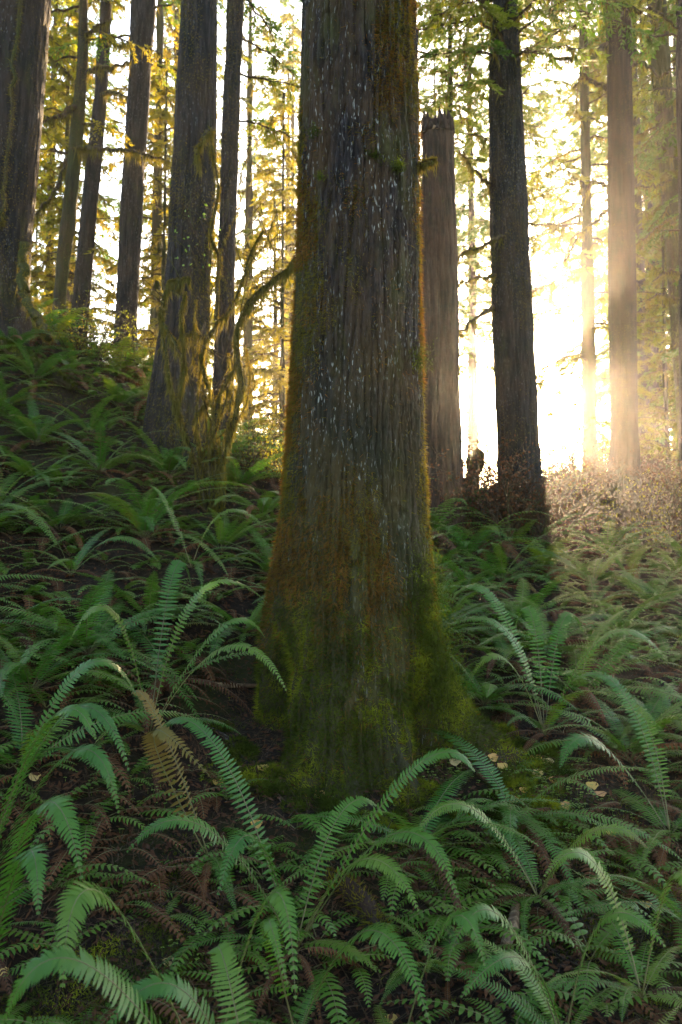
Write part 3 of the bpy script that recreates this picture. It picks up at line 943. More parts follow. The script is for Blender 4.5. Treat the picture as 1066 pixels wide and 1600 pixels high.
for k in range(90):
    mb = MB()
    a_, b_ = rg.uniform(255, 440), rg.uniform(330, 640)
    if a_ > 380 and b_ > 520: continue
    p0 = W(a_, b_, vd + rg.uniform(-.2, .3)) - VB
    L_ = rg.uniform(.12, .5); e_ = rg.uniform(.2, 1.4); z_ = rg.uniform(-3.2, 0)
    P_ = frond_curve_(L_, e_, e_ + rg.normal(0, .5), 8, rg.normal(0, .6))
    ca, sa = math.cos(z_), math.sin(z_)
    tube(mb, P_ @ np.array([[ca, sa, 0], [-sa, ca, 0], [0, 0, 1]]) + p0, np.linspace(.0045, .0012, 8), 4, 0)
    mb.obj('twig', [M['bark_mossy']], vb)
# leaves of the vine maple that climb the dark trunk
mb = MB(); rg = np.random.default_rng(71)
c = np.array([W(rg.uniform(275, 345), rg.uniform(320, 420), vd + rg.uniform(0, .4)) - VB for _ in range(26)])
leaves(mb, c, rg.normal(0, 1, c.shape), rg.normal(0, 1, c.shape), rg.uniform(.02, .04, len(c)), rg.uniform(.018, .035, len(c)))
for q_ in c[::2]:
    tube(mb, [q_, q_ + (.03, .05, -.08), q_ + (.10, .12, -.22)], [.002, .003, .004], 4, 1)
mb.obj('foliage', [M['leaf_green'], M['twig']], vb)

# ------------------------------------------------------------------ background conifers, then the added shade trees
BG = [  # px, d, crown kind, scale
    (20, 17, 1, 1.0), (70, 20, 4, 1.0), (100, 27, 0, 1.1), (238, 19, 4, 1.0), (262, 24, 1, 1.0), (300, 30, 2, 1.0), (385, 20, 4, .95),
    (440, 17, 5, 1.0), (-30, 24, 0, 1.1), 
    (612, 24, 1, 1.0), (925, 16.5, 4, 1.0), (1010, 21, 1, 1.0), (1040, 27, 0, 1.0), (1075, 22, 4, 1.0),
    (1000, 36, 2, 1.2), (1060, 40, 0, 1.1), (1120, 19, 1, 1.0), (1150, 29, 0, 1.1), (1200, 22, 2, 1.0), 
    (-110, 18, 1, 1.0), (-160, 28, 0, 1.1), (-90, 13, 4, .9), (1180, 14, 1, .9), (270, 48, 0, 1.2), (20, 50, 2, 1.2), (819, 20, 7, .74), (802, 26, 7, .85), (684, 27, 7, .8), (925, 31, 7, 1.2), (744, 27, 7, .74), (700, 36, 5, .8), (745, 40, 3, .7), (900, 34, 3, .6), (935, 40, 5, .8), (1008, 34, 5, .9), (1045, 30, 7, .9), (448, 30, 7, .9), (405, 30, 5, 1.1), (300, 36, 4, 1.2), (968, 23, 7, .78), (738, 30, 6, 1.0), 
      (88, 16, 5, 1.0), (45, 24, 5, 1.1), (250, 15.5, 5, .9), (270, 28, 1, 1.1), (425, 21, 5, 1.1), (455, 28, 4, 1.1),  
      (708, 32, 1, 1.1), (985, 19, 5, .9), (1020, 25, 1, 1.1), (1050, 19, 5, 1.0),  (1090, 34, 1, 1.2)]
SHADE_TREES = [(-7.5, -2.5, 0, 1.0), (-4.5, -6.5, 1, 1.0), (-.8, -8.5, 0, 1.0), (3.2, -7.0, 2, .95), (7.0, -4.0, 0, 1.0), (-10, 3.0, 1, 1.0), (9.0, 2.0, 1, 1.0), (5.5, -10.5, 1, 1.0), (-7, -10, 0, 1.1), (11, -7, 0, 1.1)]  # unseen trees added behind and beside the camera to shade the slope
GAPS = [('left of the far left trunk', -1e9, 0), ('just right of the far left trunk', 0, 105), ('behind the thin leaning trees', 105, 195), ('between the hazy trunk and flecked trunk', 195, 300),
        ('between the flecked trunk and centre tree', 300, 470), ('behind the big centre tree', 470, 655), ('between the snag and sun-backed trunk', 655, 800), ('between the sun-backed and brown trunks', 800, 965), ('right of the brown trunk', 965, 1e9)]
bgt = {}
trunkm = {}
for k, (px, d, kind, s) in enumerate(BG + SHADE_TREES):
    x = (px - 533) / F * d
    if k >= len(BG): x = px
    z = gz(x, d)
    r = empty('background_conifer', (x, d, z - .1))  # name shared with the out-of-view trees added for shade
    rg = np.random.default_rng(900 + k)
    H = {0: 24, 1: 21, 2: 27, 3: 12, 4: 18, 5: 9, 6: 26, 7: 25}[kind]
    key = (kind, k % 3)
    if key not in trunkm:
        mb = MB()
        rb = H * .0085
        ln = rg.normal(0, .012)
        trunk(mb, [(0, 0, 0, rb * 1.35), (.8, 0, 0, rb), (H * .5, ln * H * .5, 0, rb * .62), (H, 0, 0, .02)], 28, np.linspace(-.6, H, 110), [], .01, 12, 70 + k, 0, .03)
        trunkm[key] = mb.mesh('trunk', [M['bark_mossy'] if kind in (4, 5) else M['bark']])
    put_mesh('trunk', trunkm[key], r, (0, 0, 0), rg.random() * 6, s)
    put_mesh('crown', CR[kind], r, (0, 0, 0), rg.random() * 6.28, s)
    if k >= len(BG):
        tag(r, f'unseen conifer added around the camera to shade the slope, {ORD[k - len(BG) + 1]} one round', 'tree', 'conifers in the sunlit forest behind')
        continue
    g = [g for g in GAPS if g[1] <= px < g[2]][0][0]
    bgt.setdefault(g, []).append((px, d, r, kind))
for g, L in bgt.items():
    L.sort(key=lambda a: a[0])
    for i, (px, d, r, kind) in enumerate(L):
        look = 'golden mossy conifer' if kind in (4, 5) else ('hazy distant conifer' if d > 30 else 'green background conifer')
        pos = (ORD[i + 1] + ' from the left, ') if len(L) > 1 else ''
        tag(r, look + ', ' + pos + g, 'tree', 'conifers in the sunlit forest behind')

# ------------------------------------------------------------------ fern fronds
def frond(mb, P, Lw, npair=34, seed=0, ml=0, ms=1, droop=.25, bare=.12, rw=.0035, roll=0):
    """a once-pinnate frond along curve P; Lw = half width"""
    rng = np.random.default_rng(seed)
    P = resample(P, 26) if len(P) < 20 else P
    T = nrm(np.gradient(P, axis=0))
    S = np.cross(T, np.array((0, 0, 1.0)))
    ln = np.linalg.norm(S, axis=1)
    # carry the side vector through vertical stretches
    S = nrm(S)
    for k in range(1, len(S)):
        if np.dot(S[k], S[k - 1]) < 0: S[k] = -S[k]
    ref = nrm(S.mean(0))
    S = nrm(S * .5 + ref)
    S = nrm(S - T * (S * T).sum(1)[:, None])
    if roll:
        Nn_ = np.cross(S, T)
        if Nn_[:, 2].mean() < 0: Nn_ = -Nn_
        sg_ = -np.sign(S[:, 1].mean() + 1e-6)
        S = nrm(S * math.cos(roll) - Nn_ * sg_ * math.sin(roll))
    Nv = np.cross(S, T)
    tube(mb, P, np.linspace(rw, rw * .3, len(P)), 4, ms)
    n = npair
    u = bare + (1 - bare) * (np.arange(n) + .5) / n
    k = u * (len(P) - 1.001); i = k.astype(int); f = (k - i)[:, None]
    c = P[i] * (1 - f) + P[i + 1] * f
    t = nrm(T[i] * (1 - f) + T[i + 1] * f); s = nrm(S[i] * (1 - f) + S[i + 1] * f); nv = nrm(Nv[i] * (1 - f) + Nv[i + 1] * f)
    if nv[:, 2].mean() < 0: nv = -nv
    L = np.linalg.norm(np.diff(P, axis=0), axis=1).sum()
    uu = (u - bare) / (1 - bare)
    wdt = Lw * np.minimum(1, .55 + 1.8 * uu) * (1 - uu ** 2.3) ** .85 + .004
    sp_ = L * (1 - bare) / n
    for sg in (-1, 1):
        jit = rng.normal(0, .05, n)[:, None]
        wl = (wdt * rng.uniform(.84, 1.07, n) * np.where(rng.random(n) < .035, rng.uniform(.15, .6, n), 1))[:, None]
        d = nrm(s * sg + t * (.16 + .55 * uu[:, None] ** 2 + jit) + nv * rng.normal(.05, .06, n)[:, None])
        e = nrm(t - d * (t * d).sum(1)[:, None])
        hw = sp_ * .42 * (1 - .35 * uu[:, None] ** 2)
        dz = np.array((0, 0, -1.0)) * droop
        b0, b1 = c - e * hw * .75, c + e * hw * .85
        m1 = c + d * wl * .38 + dz * wl * .08
        m2 = c + d * wl * .74 + dz * wl * .32 + t * wl * .02
        tip = c + d * wl + dz * wl * .65 + t * wl * .08
        a0, a1 = m1 - e * hw * .80 + nv * hw * .1, m1 + e * hw * .80 + nv * hw * .1
        g0, g1 = m2 - e * hw * .55, m2 + e * hw * .55
        v = np.stack([b0, b1, a0, a1, g0, g1, tip], 1).reshape(-1, 3)
        o = np.arange(n)[:, None] * 7
        q = np.vstack([o + np.array([[0, 1, 3, 2]]), o + np.array([[2, 3, 5, 4]])])
        tr = o + np.array([[4, 5, 6]])
        mb.add(v, q, tr, ml)


def frond_curve(L, e0, e1, n=24, bend=0, pw=1.0):
    t = np.linspace(0, 1, n)
    el = e0 + (e1 - e0) * t ** pw
    az = bend * t
    d = np.stack([np.cos(el) * np.cos(az), np.cos(el) * np.sin(az), np.sin(el)], -1) * L / (n - 1)
    return np.vstack([[0, 0, 0], np.cumsum(d[:-1], 0)])


rg = np.random.default_rng(300)
GREEN, DEAD, TAN = [], [], []
for k in range(14):
    mb = MB()
    e0 = rg.uniform(.6, 1.15); e1 = rg.uniform(-.8, -.05)
    frond(mb, frond_curve(1, e0, e1, 24, rg.normal(0, .3), rg.uniform(.8, 1.2)), rg.uniform(.074, .098), 46, 300 + k, droop=rg.uniform(.15, .5))
    GREEN.append(mb.mesh('frond', [M['fern'], M['stem']]))
for k in range(6):
    mb = MB()
    frond(mb, frond_curve(1, rg.uniform(.3, .9), rg.uniform(-1.35, -.9), 24, rg.normal(0, .5), .7), rg.uniform(.05, .08), 28, 340 + k, droop=rg.uniform(.8, 1.6))
    DEAD.append(mb.mesh('frond', [M['fern_dead'], M['stem_dead']]))
for k in range(2):
    mb = MB()
    frond(mb, frond_curve(1, .7, -1.0, 24, rg.normal(0, .4), .8), .08, 30, 360 + k, droop=.7)
    TAN.append(mb.mesh('frond', [M['fern_tan'], M['stem_dead']]))
FAR = []
for k in range(7):
    mb = MB()
    nf = 15 if k < 5 else 10
    for j in range(nf):
        az = j / nf * 6.283 + rg.normal(0, .25)
        L = rg.uniform(.65, 1.05)
        dead = (j % 5 == 4) if k < 5 else (j % 3 > 0)
        P = frond_curve(L, rg.uniform(.8, 1.3) if not dead else .5, rg.uniform(-.9, -.1) if not dead else -1.2, 14, rg.normal(0, .3))
        ca, sa = math.cos(az), math.sin(az)
        P = P @ np.array([[ca, sa, 0], [-sa, ca, 0], [0, 0, 1]])
        frond(mb, P, rg.uniform(.08, .11), 22, 400 + k * 20 + j, ml=2 if dead else 0, ms=1, droop=.4, rw=.004)
    FAR.append(mb.mesh('sword_fern', [M['fern_far'], M['stem'], M['fern_dead']]))

FERNS = []


def add_fronds(root, n, nd_, size, seed, avoid=None, tan=0):
    rng = np.random.default_rng(seed)
    a0 = rng.uniform(0, 6.28)
    for j in range(n + nd_ + tan):
        me = GREEN[rng.integers(len(GREEN))] if j < n else (DEAD[rng.integers(len(DEAD))] if j < n + nd_ else TAN[rng.integers(2)])
        o = bpy.data.objects.new('frond', me)
        COL.objects.link(o)
        o.parent = root
        if j >= n: o['label'] = 'withered brown frond'
        az = a0 + j * 2.39996 + rng.normal(0, .2)
        s = size * rng.uniform(.75, 1.12) * (1 if j < n else .8)
        o.rotation_euler = (rng.normal(0, .12), rng.normal(0, .14), az)
        o.scale = (s, s, s)


def fern(x, y, size, n, nd_, seed, tan=0, name='sword_fern'):
    z = gz(x, y)
    r = empty(name, (x, y, z + .01))
    add_fronds(r, n, nd_, size, seed, tan=tan)
    FERNS.append((r, n, nd_))
    return r


def hfern(crown, fr, n=0, nd_=0, size=.6, seed=0, w_=.058, mats=None, zoff=None):
    """a fern whose main fronds follow the photograph: crown (px,py,d), fronds [(mid, tip)]"""
    c = W(*crown)
    z = gz(c[0], c[1])
    c = np.array((c[0], c[1], min(c[2], z + .10)))
    if c[2] < z - .02: c[2] = z
    r = empty('sword_fern', c)
    for k, fr_ in enumerate(fr):
        mid, tip = fr_[0], fr_[1]
        ww = fr_[2] if len(fr_) > 2 else w_
        mt = fr_[3] if len(fr_) > 3 else 'fern'
        p1, p2 = W(*mid) - c, W(*tip) - c
        ctl = 2 * p1 - .5 * p2
        t = np.linspace(0, 1, 28)[:, None]
        P = 2 * t * (1 - t) * ctl + t * t * p2
        mb = MB()
        frond(mb, P, ww, int(26 + 34 * np.linalg.norm(p2)), seed * 10 + k, droop=.3, rw=.003, roll=.4)
        o = mb.obj('frond', [M[mt], M['stem']], r)
        if mt == 'fern_tan': o['label'] = 'withered rust-brown frond'
    add_fronds(r, n, nd_, size, seed)
    FERNS.append((r, n + len(fr), nd_))
    return r


H = []
H.append((hfern((462, 1345, 3.3), [((345, 1178, 3.4), (250, 1138, 3.5)), ((635, 1212, 3.25), (742, 1206, 3.2)), ((610, 1305, 3.0), (716, 1404, 2.75)), ((325, 1296, 3.1), (198, 1332, 3.0)),
                               ((560, 1345, 3.0), (655, 1425, 2.8)), ((400, 1310, 3.1), (340, 1400, 2.9)), ((530, 1275, 3.5), (600, 1270, 3.6))], 3, 4, .55, 1), 'bright green sword fern spreading in front of the big tree base'))
H.append((hfern((330, 1420, 2.75), [((165, 1400, 2.5), (98, 1545, 2.3), .085), ((420, 1400, 2.7), (462, 1565, 2.5), .05)], 2, 4, .5, 2), 'fern with one broad blue-green frond hanging left, lower left foreground'))
H.append((hfern((430, 1660, 2.35), [((170, 1530, 2.15), (5, 1600, 2.05), .07), ((300, 1560, 2.3), (150, 1640, 2.2), .06), ((360, 1540, 2.5), (335, 1500, 2.6), .055)], 3, 3, .5, 3), 'long arching fern along the bottom left edge'))
H.append((hfern((-50, 1230, 3.3), [((90, 1128, 3.1), (202, 1205, 3.0)), ((95, 1188, 2.95), (186, 1272, 2.85)), ((100, 1075, 3.4), (215, 1088, 3.5)), ((60, 1150, 3.0), (150, 1155, 2.9))], 4, 3, .6, 4), 'fern reaching in over the left edge with three arching fronds'))
H.append((hfern((-40, 1270, 2.9), [((50, 1278, 2.7), (128, 1375, 2.5), .08), ((30, 1350, 2.6), (60, 1430, 2.4), .07)], 4, 3, .55, 5), 'broad dark fern drooping at the left edge, lower third'))
H.append((hfern((235, 1085, 4.35), [((310, 930, 4.4), (418, 942, 4.5)), ((340, 985, 4.25), (414, 996, 4.3)), ((350, 1012, 4.15), (448, 1080, 4.0)), ((180, 960, 4.3), (110, 1000, 4.2)), ((270, 900, 4.6), (300, 920, 4.7))], 6, 3, .6, 6), 'pale green fern arching against the left side of the big trunk'))
H.append((hfern((850, 1085, 5.0), [((770, 935, 5.2), (696, 950, 5.3)), ((790, 985, 5.05), (690, 985, 5.1)), ((945, 995, 4.85), (1040, 1030, 4.75)), ((790, 1030, 4.9), (735, 1062, 4.8)), ((880, 970, 5.3), (915, 1000, 5.4)), ((830, 960, 5.3), (800, 1000, 5.4))], 5, 4, .6, 7), 'sunlit pale fern fanning out right of the big trunk'))
H.append((hfern((1045, 1225, 4.2), [((975, 1085, 4.35), (890, 1068, 4.5)), ((935, 1160, 4.15), (875, 1200, 4.0), .08), ((1010, 1130, 4.5), (960, 1110, 4.7))], 6, 3, .6, 8), 'fern with a silvery arched frond, right edge level with trunk base'))
H.append((hfern((840, 1345, 3.65), [((735, 1262, 3.65), (648, 1308, 3.55), .05), ((925, 1300, 3.5), (1012, 1325, 3.4), .05), ((770, 1290, 3.8), (700, 1290, 3.9), .045), ((900, 1330, 3.4), (960, 1400, 3.2), .05)], 5, 3, .5, 9), 'many-fronded fern just right of the bare stick, lower right'))
H.append((hfern((880, 1520, 2.9), [((780, 1430, 2.9), (700, 1500, 2.75), .05), ((940, 1440, 2.8), (1040, 1480, 2.65), .05), ((820, 1500, 2.7), (720, 1560, 2.55), .05)], 7, 3, .5, 10), 'dense bluish fern clump in the bottom right corner area'))
H.append((hfern((465, 1400, 2.95), [((570, 1455, 2.65), (672, 1600, 2.35), .055), ((420, 1440, 2.7), (450, 1540, 2.5), .035)], 2, 3, .45, 11), 'fern with a long frond falling towards the bottom centre'))
H.append((hfern((112, 900, 5.6), [((60, 808, 5.4), (-15, 790, 5.3), .05), ((180, 840, 5.5), (250, 880, 5.4), .06)], 6, 3, .6, 12), 'fern with one long thin frond arching to the left edge'))
H.append((hfern((300, 860, 6.0), [((262, 790, 6.0), (235, 760, 6.0), .045), ((350, 800, 6.0), (420, 830, 5.9), .06)], 6, 2, .6, 13), 'fern below the vine maple with a narrow upright frond'))
H.append((hfern((330, 1240, 3.7), [((250, 1130, 3.6), (205, 1085, 3.65), .05, 'fern_tan'), ((240, 1150, 3.5), (330, 1215, 3.4), .055, 'fern_tan')], 1, 5, .5, 14), 'half-withered rust-coloured fern beside bare soil, left of trunk base'))
H.append((hfern((1000, 1430, 3.1), [((930, 1350, 3.2), (850, 1370, 3.1), .05), ((1050, 1370, 3.0), (1090, 1440, 2.8), .05)], 6, 2, .5, 15), 'bluish green fern at the right edge of the lower foreground'))
H.append((hfern((620, 1500, 2.8), [((700, 1440, 2.7), (760, 1520, 2.6), .045)], 5, 3, .42, 16), 'small dark fern under the fallen bark at bottom centre'))
for r, lb in H:
    tag(r, lb, 'fern', 'sword ferns covering the slope')
HLOC = [(r.location.x, r.location.y) for r, _ in H]

# scattered ferns over the visible slope
rg = np.random.default_rng(17)
trees_xy = [(MO[0], MO[1], .95), (O1[0], O1[1], .6), (O4[0], O4[1], .5), (O5[0], O5[1], .3), (O7[0], O7[1], .45), (O8[0], O8[1], .45), (O6[0], O6[1], .45), (VB[0], VB[1], .25), (O3[0], O3[1], .4)]
cand = []
placed = [(x, y) for x, y in HLOC]
bare = [(330, 1165, 130, 70), (440, 1200, 90, 80), (720, 1200, 110, 60), (560, 1230, 150, 80), (560, 1400, 80, 60), (880, 1230, 100, 40)]
tries = 0
SC = []
while tries < 9000 and len(SC) < 285:
    tries += 1
    d = 2.35 + (14.5 - 2.35) * rg.random() ** .85
    x = rg.uniform(-.50, .50) * d * 1.0
    mind = .36 + .016 * d + (.10 if d < 4.4 else 0)
    if any((x - a) ** 2 + (d - b) ** 2 < mind ** 2 for a, b in placed): continue
    if any((x - a) ** 2 + (d - b) ** 2 < c * c for a, b, c in trees_xy): continue
    z = gz(x, d)
    px, py = PX((x, d, z))
    if any(((px - a) / c_) ** 2 + ((py - b) / e_) ** 2 < 1 for a, b, c_, e_ in bare): continue
    if py > 1900: continue
    # hidden behind the crest?
    h = hit(px, PX((x, d, z + .35))[1])
    if h is not None and h[1] < d - .8: continue
    placed.append((x, d)); SC.append((x, d, px, py))
for k, (x, d, px, py) in enumerate(SC):
    right = px > 700
    brownish = (right and rg.random() < .45 and d > 5.5) or rg.random() < .17
    sz = rg.uniform(.62, .98) * (1 if d > 3.6 else .68)
    if d < 9.2:
        n, nd_ = (rg.integers(13, 19) if d > 4.4 else rg.integers(8, 13), rg.integers(2, 5)) if not brownish else (rg.integers(2, 4), rg.integers(6, 9))
        r = fern(x, d, sz, int(n), int(nd_), 1000 + k, tan=int(rg.random() < .2))
    else:
        me = FAR[rg.integers(0, 5) if not brownish else rg.integers(5, 7)]
        r = bpy.data.objects.new('sword_fern', me)
        COL.objects.link(r)
        r.location = (x, d, gz(x, d)); r.rotation_euler = (0, 0, rg.random() * 6.28)
        s = sz * 1.15; r.scale = (s, s, s)
    SC[k] = (x, d, px, py, r, brownish)
cells = {}
for (x, d, px, py, r, br) in SC:
    side = 'left of' if px < 460 else ('right of' if px > 680 else 'in line with')
    cells.setdefault((side, br), []).append((py, px, r, d))
for (side, br), L in cells.items():
    L.sort(key=lambda a: -a[0])
    per = 9
    rows = [L[i:i + per] for i in range(0, len(L), per)]
    for ri, row in enumerate(rows):
        row.sort(key=lambda a: a[1])
        for i, (py, px, r, d) in enumerate(row):
            kind = 'brown withered fern' if br else 'green sword fern'
            tag(r, f'{kind} {side} the centre tree, {ORD[ri + 1]} row up, {ORD[i + 1]} from left', 'fern', 'sword ferns covering the slope')

# ------------------------------------------------------------------ logs, sticks, stump, brush
def ground_log(name, p, r, label, bark, cat, moss=0, mm_='moss_green', lift=.6, seed=0, rough=.3, n=26):
    pts = []
    for (px, py) in p:
        h = hit(px, py)
        pts.append(h + np.array((0, 0, 0)))
    pts = resample(np.array(pts), n)
    R = np.interp(np.linspace(0, 1, n), np.linspace(0, 1, len(r)), r)
    pts[:, 2] = ground(pts[:, 0], pts[:, 1]) * .5 + pts[:, 2] * .5 + R * lift
    o_ = pts[0].copy()
    mb = MB()
    tube(mb, pts - o_, R, 12, 0, rough, seed)
    root = mb.obj(name, [bark])
    root.location = o_
    tag(root, label, cat)
    if moss:
        rng = np.random.default_rng(seed)
        c, q, rr = tube_points(pts - o_, R, moss, rng)
        k = q[:, 2] > -.2
        c, q = c[k], q[k]
        m2 = MB()
        blades(m2, c - q * .004, q + rng.normal(0, .5, c.shape), q + .01, rng.uniform(.015, .05, len(c)), rng.uniform(.004, .009, len(c)))
        m2.obj('moss', [M[mm_]], root)
    return root


ground_log('mossy_log', [(-40, 545), (30, 575), (115, 622)], [.07, .075, .05], 'fallen log covered in yellow-green moss on the upper left bank', M['bark_mossy'], 'log', 9000, seed=1, lift=1.6)
ground_log('rotten_log', [(505, 1385), (550, 1420), (590, 1470), (610, 1510)], [.03, .04, .042, .03], 'dark rotten log with peeling bark at the bottom centre', M['bark_red'], 'log', 900, 'moss', seed=2, lift=1.2)
ground_log('pale_stick', [(790, 1500), (800, 1465), (806, 1425)], [.022, .026, .018], 'short pale broken stick poking up among the bottom right ferns', M['wood_pale'], 'stick', seed=3, lift=1.5)
ground_log('dead_branch', [(330, 1145), (355, 1165), (385, 1200)], [.012, .016, .012], 'dark curved dead branch on bare soil left of the trunk base', M['bark'], 'stick', seed=4, lift=1.3)
ground_log('dead_branch', [(190, 1285), (235, 1283), (285, 1288)], [.006, .007, .004], 'thin straight brown twig lying across the left litter', M['twig'], 'stick', seed=5, lift=1.5)
ground_log('dead_branch', [(300, 1070), (360, 1078), (405, 1075)], [.012, .014, .01], 'pale weathered branch lying just left of the buttress hollow', M['wood_pale'], 'stick', seed=6, lift=1.2)
ground_log('dead_branch', [(745, 1215), (775, 1235), (800, 1240)], [.01, .012, .008], 'short dark branch among the yellow leaves right of trunk base', M['twig'], 'stick', seed=7, lift=1.2)
ground_log('dead_branch', [(420, 1225), (470, 1232), (510, 1250)], [.008, .008, .005], 'slim grey twig under the front moss skirt of the big tree', M['wood_pale'], 'stick', seed=8, lift=1.3)
ground_log('dead_branch', [(640, 1380), (670, 1420), (720, 1440)], [.008, .010, .006], 'crooked twig on dark litter below the long right frond', M['twig'], 'stick', seed=9, lift=1.3)

# uprooted root plate between the snag and the sun-backed trunk
st = hit(735, 800)
st = st if st is not None else W(735, 800, 11)
ru = empty('uprooted_stump', st)
dS = st[1]
for k, row in enumerate([[(728, 800), (728, 770), (740, 745), (748, 722), (752, 704)], [(700, 805), (705, 780), (718, 765), (730, 768)], [(745, 800), (755, 778), (768, 770), (775, 755)], [(690, 800), (690, 775), (700, 755), (708, 745)], [(745, 740), (735, 728), (730, 715)]]):
    pts = [W(a, b, dS + .1 * math.sin(k * 2 + i)) - st for i, (a, b) in enumerate(row)]
    mossy_limb('root', pts, (.12, .09, .08, .07, .04)[k], (.05, .03, .03, .02, .02)[k], ru, 500 + k, 20, 700, 160, M['bark'], 8, wig=.02, blade=(.02, .06))
tag(ru, 'dark uprooted stump with twisted roots between the snag and sun-backed trunk', 'stump')


def shrub_mesh(seed, H_=1.0, nst=14, leafm=1, nleaf=14):
    rng = np.random.default_rng(seed)
    mb = MB()
    for k in range(nst):
        az = rng.uniform(0, 6.28); e = rng.uniform(.7, 1.45)
        L = H_ * rng.uniform(.5, 1.1)
        P = frond_curve(L, e, e - rng.uniform(.2, 1.2), 9, rng.normal(0, .5))
        ca, sa = math.cos(az), math.sin(az)
        P = P @ np.array([[ca, sa, 0], [-sa, ca, 0], [0, 0, 1]]) + rng.normal(0, .06, 3) * (1, 1, 0)
        tube(mb, P, np.linspace(.008, .002, 9), 4, 0)
        for j in range(5):
            i = rng.integers(3, 8)
            Q = P[i] + np.cumsum(np.vstack([[0, 0, 0], nrm(rng.normal(0, 1, 3) + (0, 0, .4)) * .09 + rng.normal(0, .02, (4, 3))]), 0)
            tube(mb, Q, np.linspace(.004, .0015, 5), 3, 0)
            n = nleaf
            c = Q[rng.integers(1, 5, n)] + rng.normal(0, .03, (n, 3))
            leaves(mb, c, rng.normal(0, 1, (n, 3)) + (0, 0, -.3), rng.normal(0, 1, (n, 3)), rng.uniform(.02, .045, n), rng.uniform(.012, .028, n), 1)
    return mb.mesh('shrub', [M['twig'], M['needle_gold'] if leafm else M['fern_dead']], False)


SH = [shrub_mesh(601, 1.0, 18, 1, 5), shrub_mesh(602, 1.2, 16, 1, 4), shrub_mesh(603, .8, 24, 0, 9), shrub_mesh(604, 1.1, 22, 0, 8)]
spots = [(700, 800), (760, 812), (865, 818), (890, 826), (915, 822), (930, 835), (1015, 838), (1045, 842), (870, 838), (680, 790), (795, 835), (1035, 870), (1000, 850), (905, 845), (740, 830), (835, 850), (975, 858), (720, 815),
         (390, 745), (425, 738), (440, 765), (150, 575), (120, 560), (70, 520), (215, 600), (1060, 860), (880, 800), (945, 845), (850, 832), (985, 832), (1060, 835), (925, 838), (900, 832), (1030, 845), (955, 840), (865, 850), (1000, 872), (780, 842)]
k = 0
shl = []
for (px, py) in spots:
    h = hit(px, py, 5)
    if h is None or h[1] > 16:
        h = W(px, py, 12.2 if px > 600 else 12.5); h[2] = gz(h[0], h[1])
    o = bpy.data.objects.new('understory_shrub', SH[2 + k % 2] if 600 < px < 800 else (SH[(0, 2, 1, 3)[k % 4]] if px > 600 else SH[k % 2]))
    COL.objects.link(o)
    o.location = h
    o.rotation_euler = (0, 0, k * 1.7)
    s = (.55 if px < 600 else .95) + .35 * ((k * 37) % 10) / 10
    o.scale = (s, s, s)
    shl.append((px, py, o)); k += 1
SHD = [shrub_mesh(611, 1.45, 46, 0, 20), shrub_mesh(612, 1.35, 42, 1, 18), shrub_mesh(613, 1.55, 44, 0, 20)]
rgs = np.random.default_rng(615)
for k in range(30):
    px = 846 + 245 * (k % 15) / 14 + rgs.uniform(-6, 6)
    d = (12.4, 13.3)[k // 15] + rgs.uniform(-.2, .2)
    h = W(px, 800, d); h[2] = gz(h[0], h[1]) - .05
    o = bpy.data.objects.new('understory_shrub', SHD[rgs.integers(3)])
    COL.objects.link(o)
    o.location = h; o.rotation_euler = (0, 0, rgs.random() * 6.28)
    s = rgs.uniform(.85, 1.15) * (1.0 if px < 960 else .85); o.scale = (s, s, s)
    shl.append((px, 840, o))
for nm, L in (('left of the centre tree', sorted([a for a in shl if a[0] < 600], key=lambda a: a[0])), ('in the backlit brush right of centre', sorted([a for a in shl if a[0] >= 600], key=lambda a: a[0]))):
    for i, (px, py, o) in enumerate(L):
        tag(o, f'twiggy golden shrub {nm}, {ORD[i + 1]} from the left', 'shrub', 'twiggy shrubs along the crest')

# ------------------------------------------------------------------ fallen leaves, one by one
LV = [(715, 1183, 'round pinkish leaf'), (693, 1185, 'small tan leaf'), (747, 1181, 'oval peach leaf'), (768, 1186, 'pale green leaf'), (712, 1197, 'grey-white leaf'), (783, 1203, 'cream leaf'), (812, 1222, 'orange leaf'),
      (816, 1240, 'small orange leaf'), (840, 1210, 'rust leaf'), (855, 1195, 'brown leaf'), (925, 1232, 'tan leaf'), (938, 1248, 'pinkish leaf'), (955, 1310, 'pale leaf'), (54, 1216, 'ochre leaf'), (262, 1504, 'tan round leaf'),
      (62, 1488, 'small grey leaf'), (411, 1207, 'pink leaf'), (400, 1290, 'dark tan leaf'), (965, 1498, 'peach leaf'), (10, 1520, 'dull leaf'), (1010, 1420, 'ochre leaf'), (880, 1260, 'orange speckled leaf'), (838, 1190, 'yellow leaf'),
      (800, 1255, 'yellow leaf'), (862, 1222, 'golden leaf'), (610, 1600, 'tan leaf'), (500, 1245, 'brown leaf'), (340, 1230, 'faded leaf')]
mb = MB()
th = np.linspace(0, 2 * math.pi, 15)[:-1]
rad = 1 + .12 * np.sin(th * 3) + .08 * np.cos(th * 5)
v = np.c_[np.cos(th) * rad, np.sin(th) * rad * .75, .05 * np.cos(th * 2)]
v = np.vstack([v, [[0, 0, .02]]])
mb.add(v, None, [[14, i, (i + 1) % 14] for i in range(14)])
LM = mb.mesh('fallen_leaf', [M['leaf_yellow']])
